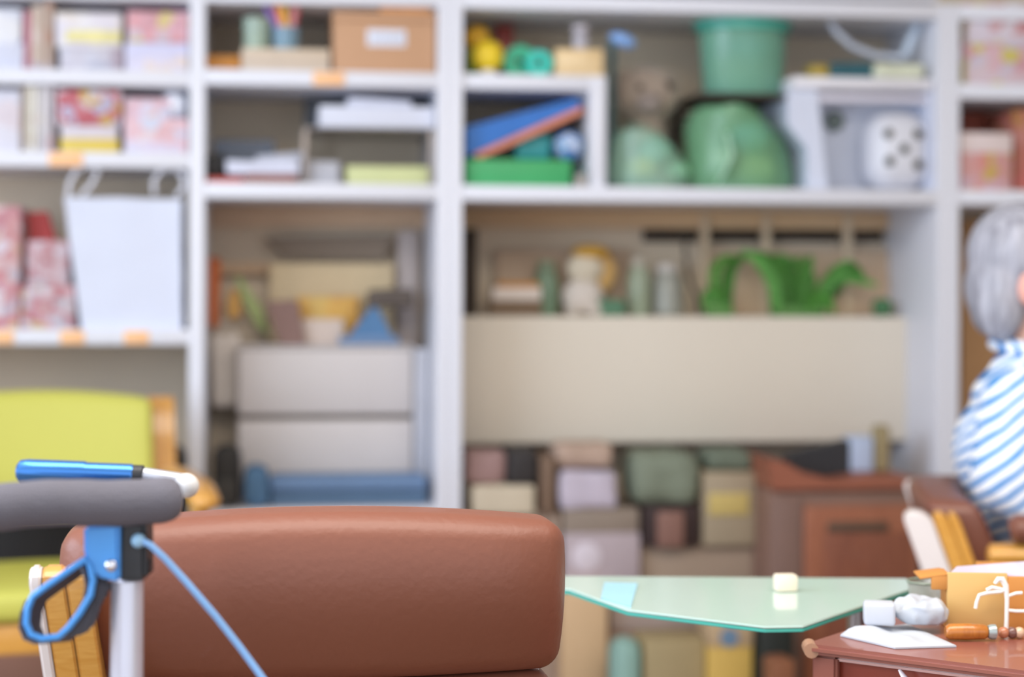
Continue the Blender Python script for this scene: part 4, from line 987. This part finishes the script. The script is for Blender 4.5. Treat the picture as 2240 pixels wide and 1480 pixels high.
# white cord on the carton
def VV(px, py, d): return V(px, py, d)
cordm = mat('#f6f4ee', .5, var=.02)
co = thing('cord', 'white cord looped over the front of the small carton', 'cord', V(2200, 1400, kd-.012))
dd = kd-.016
obj('strand', tube([VV(2134, 1330, dd), VV(2136, 1318, dd), VV(2142, 1301, dd), VV(2160, 1296, dd), VV(2190, 1293, dd), VV(2200, 1288, dd)], .0022, 8), cordm, co)
obj('strand', tube([VV(2176, 1276, dd), VV(2184, 1266, dd), VV(2192, 1266, dd), VV(2200, 1280, dd), VV(2203, 1310, dd), VV(2202, 1350, dd), VV(2200, 1408, dd)], [.002, .0032, .0036, .0034, .0026, .0024, .0028], 8), cordm, co)
obj('strand', tube([VV(2158, 1290, dd), VV(2170, 1284, dd), VV(2186, 1287, dd), VV(2198, 1291, dd)], .0022, 8), cordm, co)
obj('strand', tube([VV(2205, 1303, dd), VV(2222, 1297, dd), VV(2236, 1296, dd)], .0019, 8), cordm, co)
obj('strand', tube([VV(2204, 1334, dd), VV(2222, 1336, dd), VV(2250, 1336, dd)], .0019, 8), cordm, co)
# wooden handle with grey ring, lying in front of the carton
kd2 = 2.105
q0, q1 = V(2068, 1394, kd2), V(2160, 1397, kd2)
for q in (q0, q1): q.z = zc_+.0095
hn = thing('wooden_stick', 'orange brown wooden stick with a grey ring lying before the carton', 'handle', (q0.x, q0.y, cz))
dv = (q1-q0).normalized()
obj('grip', tube([q0, q0+dv*.004, (q0+q1)/2, q1-dv*.004, q1], [.006, .009, .0095, .0085, .006], 16), wood('#c47a2c', '#ac6420', .3, (30, 30, 4), .5), hn)
obj('ring', tube([q1+dv*.0005, q1+dv*.004, q1+dv*.009, q1+dv*.010], [.007, .0085, .0085, .006], 14), mat('#a9b4b2', .3, metal=.4), hn)
for k, (px, h, nm) in enumerate(((2195, '#c07a58', 'reddish tan'), (2214, '#7a5248', 'brown'), (2230, '#d8b494', 'pale tan'))):
    q = V(px, 1402, kd2+.012); q.z = zc_
    top('bead', ell((q.x, q.y, q.z+.0065), .0065), mat(h, .2, coat=.6), nm+' bead at the foot of the white cord', 'bead', 'beads on the chest')

# ------------------------------------------------------------------ rollator
rl = thing('rollator', 'walking frame with grey foam grip, blue brake bracket and blue lever at the left', 'walker', V(278, 1400, 1.62)*1)
rl.location.z = 0
foam = mat('#6c6a74', .85, var=.10, scale=18, bump=.8, key='grey_foam')
blue = mat('#4da0ee', .35, var=.04, coat=.2, key='blue_plastic'); blk = mat('#2c2c30', .45, key='black_plastic')
alu = mat('#dcdcea', .25, metal=.45, var=.02, key='aluminium')
g0, g1 = V(-190, 1118, 1.50), V(394, 1090, 1.60)
dv = (g1-g0).normalized(); rr = .0196
pts = []; rad = []
for i in range(24):
    f = i/23; pts.append(g0+(g1-g0-dv*.018)*f+UI*(-.0015*math.sin(f*9))); rad.append(rr*(1+.012*math.sin(i*1.7)))
for f, s_ in ((.006, .985), (.012, .90), (.016, .74), (.018, .5)):
    pts.append(g1-dv*(.018-f)); rad.append(rr*s_)
obj('foam_grip', tube(pts, rad, 28), foam, rl)
td = 1.60
tc_ = V(278, 1280, td)
obj('post', tube([Vector((tc_.x, tc_.y, .09)), Vector((tc_.x, tc_.y, V(278, 1268, td).z))], .0140, 24), alu, rl)
# black socket and blue bracket
def vp(pts_px, d, thick, bev=.002): return prism([V(a_, c_, d) for a_, c_ in pts_px], fw*thick, bev)
obj('socket', vp([(262, 1140), (319, 1140), (320, 1270), (250, 1270)], td-.018, .036, .004), blk, rl)
br_ = obj('bracket', vp([(182, 1150), (261, 1144), (261, 1272), (228, 1268), (205, 1258), (190, 1240), (183, 1215)], td-.026, .030, .003), blue, rl)
b3 = lathe((0, 0, 0), [(.0048, 0), (.005, .002), (.004, .0035), (.002, .0042)], 20); q = V(243, 1236, td-.027)
xf(b3, Matrix.Translation(q) @ (-fw).to_track_quat('Z', 'Y').to_matrix().to_4x4()); obj('bolt', b3, mat('#e8e8f0', .15, metal=.9), br_)
b3 = lathe((0, 0, 0), [(.0068, 0), (.0068, .004)], 6); q = V(320, 1238, td-.004)
xf(b3, Matrix.Translation(q) @ RI.to_track_quat('Z', 'Y').to_matrix().to_4x4()); obj('nut', b3, blk, rl)
# brake lever : a closed loop, grey body with blue rim
outer = [(188, 1222), (150, 1248), (100, 1283), (72, 1304), (61, 1330), (58, 1362), (68, 1386), (92, 1396), (128, 1392), (150, 1372), (175, 1340), (199, 1300), (204, 1268), (198, 1240)]
lv = obj('brake_lever', tube([V(a_, c_, td-.026) for a_, c_ in outer], .0030, 10, closed=True), blue, rl, label='blue rim of the brake lever')
gry = mat('#55545e', .55, key='grey_rubber')
cxm = sum(a_ for a_, _ in outer)/len(outer); cym = sum(c_ for _, c_ in outer)/len(outer)
b2 = bmesh.new(); Rg = []
for fac, dep_ in ((1.02, -.024), (1.02, .012), (.94, .012), (.94, -.024)):
    Rg.append([b2.verts.new(V(cxm+(a_-cxm)*fac, cym+(c_-cym)*fac, td-.002)+fw*dep_+((RI*.0075-UI*.0055) if dep_ > 0 else RI*0)) for a_, c_ in outer])
for i in range(4):
    A_, B_ = Rg[i], Rg[(i+1) % 4]
    for q in range(len(outer)): b2.faces.new((A_[q], A_[(q+1) % len(outer)], B_[(q+1) % len(outer)], B_[q]))
obj('lever_body', b2, gry, lv, label='grey back of the brake lever')
obj('lever_web', vp([(208, 1262), (238, 1272), (234, 1300), (215, 1322), (210, 1350), (195, 1380), (165, 1394), (130, 1394), (152, 1372), (178, 1340), (202, 1302)], td-.012, .016, .003), gry, lv)
# cable
cm = mat('#86b6ec', .35, var=.03, coat=.3, key='pale_blue_cable')
obj('cable', tube([V(296, 1180, td-.020), V(312, 1183, td-.024), V(330, 1192, td-.024), V(360, 1220, td-.02), V(410, 1275, td-.015), V(470, 1345, td-.01), V(525, 1415, td), V(580, 1490, td), V(640, 1580, td), V(640, 1800, td+.02)], .0029, 12), cm, rl)
obj('cable_end', ell(V(303, 1182, td-.022), .0062), mat('#9cc6e6', .35), rl)
# far handle: blue metallic grip on a silver bar
d2 = 1.72; bm_ = mat('#4c8ad8', .22, metal=.75, var=.05, key='blue_metal')
h0, h1 = V(38, 1030, d2), V(292, 1038, d2)
hv = (h1-h0).normalized()
obj('second_grip', tube([h0, h0+hv*.003, h0+hv*.01, h0+hv*.062, h0+hv*.064, h1-hv*.002, h1], [.007, .0105, .0115, .0112, .0102, .0100, .009], 20), bm_, rl)
obj('grip_ring', tube([h1+hv*.0003, h1+hv*.009], .0092, 18), blk, rl)
obj('cross_bar', tube([h1+hv*.0095, V(400, 1052, d2)], .0072, 16), mat('#d3d6e2', .3, metal=.6), rl)
obj('white_cap', ell(V(408, 1062, d2-.004), (.0115, .0115, .0115)), mat('#dddcdc', .35), rl)
s0 = V(278, 1046, d2)
obj('post', tube([Vector((s0.x, s0.y, .09)), s0-up*.008], .0085, 16), alu, rl)
b3 = bmesh.new()
for P0 in (tc_, s0):
    pass
obj('lower_bar', tube([Vector((tc_.x, tc_.y, .30)), Vector((tc_.x-.40, tc_.y+.0, .30))], .012, 14), alu, rl)
obj('lower_bar', tube([Vector((tc_.x-.0, tc_.y+.015, .22)), Vector((s0.x, s0.y-.01, .22))], .009, 12), alu, rl)
obj('post', tube([Vector((tc_.x-.42, tc_.y, .09)), Vector((tc_.x-.42, tc_.y, .86))], .0125, 16), alu, rl)
for P0 in (tc_, s0, Vector((tc_.x-.42, tc_.y, 0))):
    wv = tube([(P0.x-.012, P0.y, .06), (P0.x-.010, P0.y, .06), (P0.x+.010, P0.y, .06), (P0.x+.012, P0.y, .06)], [.052, .06, .06, .052], 24)
    obj('wheel', wv, mat('#2a2a2c', .6), rl)

# ------------------------------------------------------------------ the seated person
pe = thing('person', 'grey-haired person in a blue and white striped top sitting at the right edge', 'person', L(.94, 3.36, 0), -YAW-R(12))
k = dict(local=True)
skin = mat('#e6b9a8', .5, var=.06, scale=10, key='skin'); skin.node_tree.nodes['Principled BSDF'].inputs['Subsurface Weight'].default_value = .1
def cap(bm, a_, c_, r0, r1, n=9):
    a_, c_ = Vector(a_), Vector(c_)
    for i in range(n+1):
        f = i/n; ell(a_.lerp(c_, f), r0+(r1-r0)*f, bm, 14, 8)
bd = bmesh.new()
ell((.0, 0, 1.13), (.092, .073, .098), bd); ell((.028, 0, 1.085), (.062, .055, .075), bd); ell((.05, 0, 1.04), (.03, .035, .03), bd)
ell((.088, 0, 1.10), (.018, .010, .018), bd, 10, 8); ell((.094, 0, 1.093), (.012, .012, .009), bd, 10, 8)
for s_ in (-1, 1): ell((-.002, s_*.074, 1.10), (.016, .009, .029), bd, 10, 8)
cap(bd, (-.012, 0, .93), (-.002, 0, 1.05), .048, .046)
ell((.06, 0, .50), (.13, .165, .10), bd); ell((.01, 0, .62), (.105, .15, .12), bd); ell((-.02, 0, .78), (.10, .15, .13), bd); ell((-.015, 0, .895), (.075, .155, .05), bd)
for s_ in (-1, 1):
    cap(bd, (-.02, s_*.155, .885), (-.045, s_*.19, .775), .042, .040); cap(bd, (-.045, s_*.19, .775), (.03, s_*.205, .70), .040, .034); cap(bd, (.03, s_*.205, .70), (.25, s_*.15, .665), .034, .025)
    cap(bd, (.03, s_*.085, .50), (.40, s_*.10, .50), .078, .058, 12); cap(bd, (.40, s_*.10, .50), (.39, s_*.10, .10), .052, .034, 12)
    cap(bd, (.37, s_*.10, .045), (.52, s_*.11, .035), .040, .030, 6)
    # hand: palm, thumb and four fingers curling down
    ell((.285, s_*.145, .66), (.042, .036, .015), bd, 14, 8)
    for j, ln in enumerate((.036, .042, .039, .030)):
        y_ = s_*(.145-.026+.0175*j)
        cap(bd, (.315, y_, .66), (.315+ln*.7, y_, .652), .0082, .0078, 4); cap(bd, (.315+ln*.7, y_, .652), (.315+ln*1.15, y_, .630), .0078, .0068, 4)
    cap(bd, (.262, s_*.115, .655), (.292, s_*.092, .648), .0095, .0085, 4); cap(bd, (.292, s_*.092, .648), (.312, s_*.090, .640), .0085, .0075, 4)
obj('body', remeshed(bd, .0052, 5), skin, pe, **k)
# shirt
sh = bmesh.new()
ell((.045, 0, .575), (.15, .178, .13), sh); ell((.0, 0, .70), (.118, .165, .13), sh); ell((-.024, 0, .80), (.120, .168, .12), sh); ell((-.02, 0, .895), (.092, .172, .062), sh)
ell((-.014, 0, .945), (.066, .085, .04), sh)
obj('shirt', remeshed(sh, .0085, 6), striped('#f2f5fb', '#1284cc', 50, (-.55, .1, 1), 2.2), pe, **k)
obj('collar', tube([(-.012+.056*math.cos(i*math.pi/10), .056*math.sin(i*math.pi/10), .982+.01*math.cos(i*math.pi/10)*-1) for i in range(20)], .014, 10, closed=True, flat=(1, 1)), striped('#f2f5fb', '#1284cc', 55, (1, .3, .4), 1.8), pe, **k)
for s_ in (-1, 1):
    sl = bmesh.new(); cap(sl, (-.030, s_*.150, .885), (-.050, s_*.190, .775), .074, .072); cap(sl, (-.050, s_*.190, .775), (.035, s_*.205, .705), .072, .050); cap(sl, (.030, s_*.205, .705), (.21, s_*.163, .668), .046, .036)
    so = remeshed(sl, .008, 6); crumple(so, .004, 22, 2)
    obj('sleeve', so, striped('#f2f5fb', '#1284cc', 44, (.62, 0, -.78), 2.2), pe, **k)
tr = bmesh.new(); ell((.07, 0, .505), (.14, .172, .10), tr)
for s_ in (-1, 1):
    cap(tr, (.03, s_*.085, .505), (.40, s_*.10, .502), .088, .068, 12); cap(tr, (.40, s_*.10, .50), (.385, s_*.10, .12), .064, .050, 12)
obj('trousers', remeshed(tr, .01, 6), mat('#4a4f60', .85, var=.1), pe, **k)
for s_ in (-1, 1):
    so = bmesh.new(); cap(so, (.36, s_*.10, .046), (.53, s_*.112, .036), .048, .036, 6)
    for v in so.verts: v.co.z = max(v.co.z, 0)
    obj('shoe', so, mat('#6a5a52', .6), pe, **k)
# hair: bob that covers the back and sides, face left open
hr = bmesh.new()
ell((-.016, 0, 1.152), (.104, .092, .098), hr, 28, 18); ell((-.056, 0, 1.095), (.068, .086, .085), hr, 24, 16); ell((-.060, 0, 1.050), (.052, .078, .050), hr, 24, 16)
for s_ in (-1, 1): ell((-.062, s_*.058, 1.055), (.042, .032, .060), hr, 20, 14)
ell((.045, 0, 1.205), (.055, .075, .035), hr, 20, 14)
hb_ = remeshed(hr, .006, 6)
for v in hb_.verts:
    a_ = math.atan2(v.co.y, v.co.x); n_ = math.sin(a_*46+v.co.z*14)*.0007+math.sin(a_*17+v.co.z*30)*.0010
    v.co += Vector((v.co.x, v.co.y, 0)).normalized()*n_
m, nt, bs_ = newmat('grey_hair'); N_, LK_ = nt.nodes, nt.links
tc2 = N_.new('ShaderNodeTexCoord'); mp2 = N_.new('ShaderNodeMapping'); mp2.inputs['Scale'].default_value = (30, 30, 3)
no2 = N_.new('ShaderNodeTexNoise'); no2.inputs['Scale'].default_value = 3; no2.inputs['Detail'].default_value = 5
LK_.new(tc2.outputs['Object'], mp2.inputs[0]); LK_.new(mp2.outputs[0], no2.inputs['Vector'])
cr2 = N_.new('ShaderNodeValToRGB'); cr2.color_ramp.elements[0].position = .35; cr2.color_ramp.elements[1].position = .65
cr2.color_ramp.elements[0].color = lin('#84848e'); cr2.color_ramp.elements[1].color = lin('#aeaeb9')
LK_.new(no2.outputs[0], cr2.inputs[0]); LK_.new(cr2.outputs[0], bs_.inputs['Base Color']); bs_.inputs['Roughness'].default_value = .5
obj('hair', hb_, m, pe, **k)
for s_ in (-1, 1):
    e = obj('eye', ell((.078, s_*.030, 1.12), (.012, .013, .009), u=14, v=10), mat('#f4f2f0', .2), pe, **k)
    obj('iris', ell((.0885, s_*.031, 1.12), (.003, .005, .005), u=12, v=8), mat('#3a2a20', .2), e, **k)
    obj('eyebrow', tube([(.080, s_*.015, 1.142), (.084, s_*.03, 1.147), (.074, s_*.045, 1.142)], .003, 6), mat('#8a8684', .8), pe, **k)
    obj('ear', ell((-.004, -.0, 0), (.018, .009, .03)), mat('#e0a596', .5), pe, **k).location = (-.012, s_*.084, 1.090)
obj('mouth', tube([(.078, -.018, 1.062), (.086, 0, 1.064), (.078, .018, 1.062)], [.002, .004, .002], 8), mat('#b8665e', .4), pe, **k)
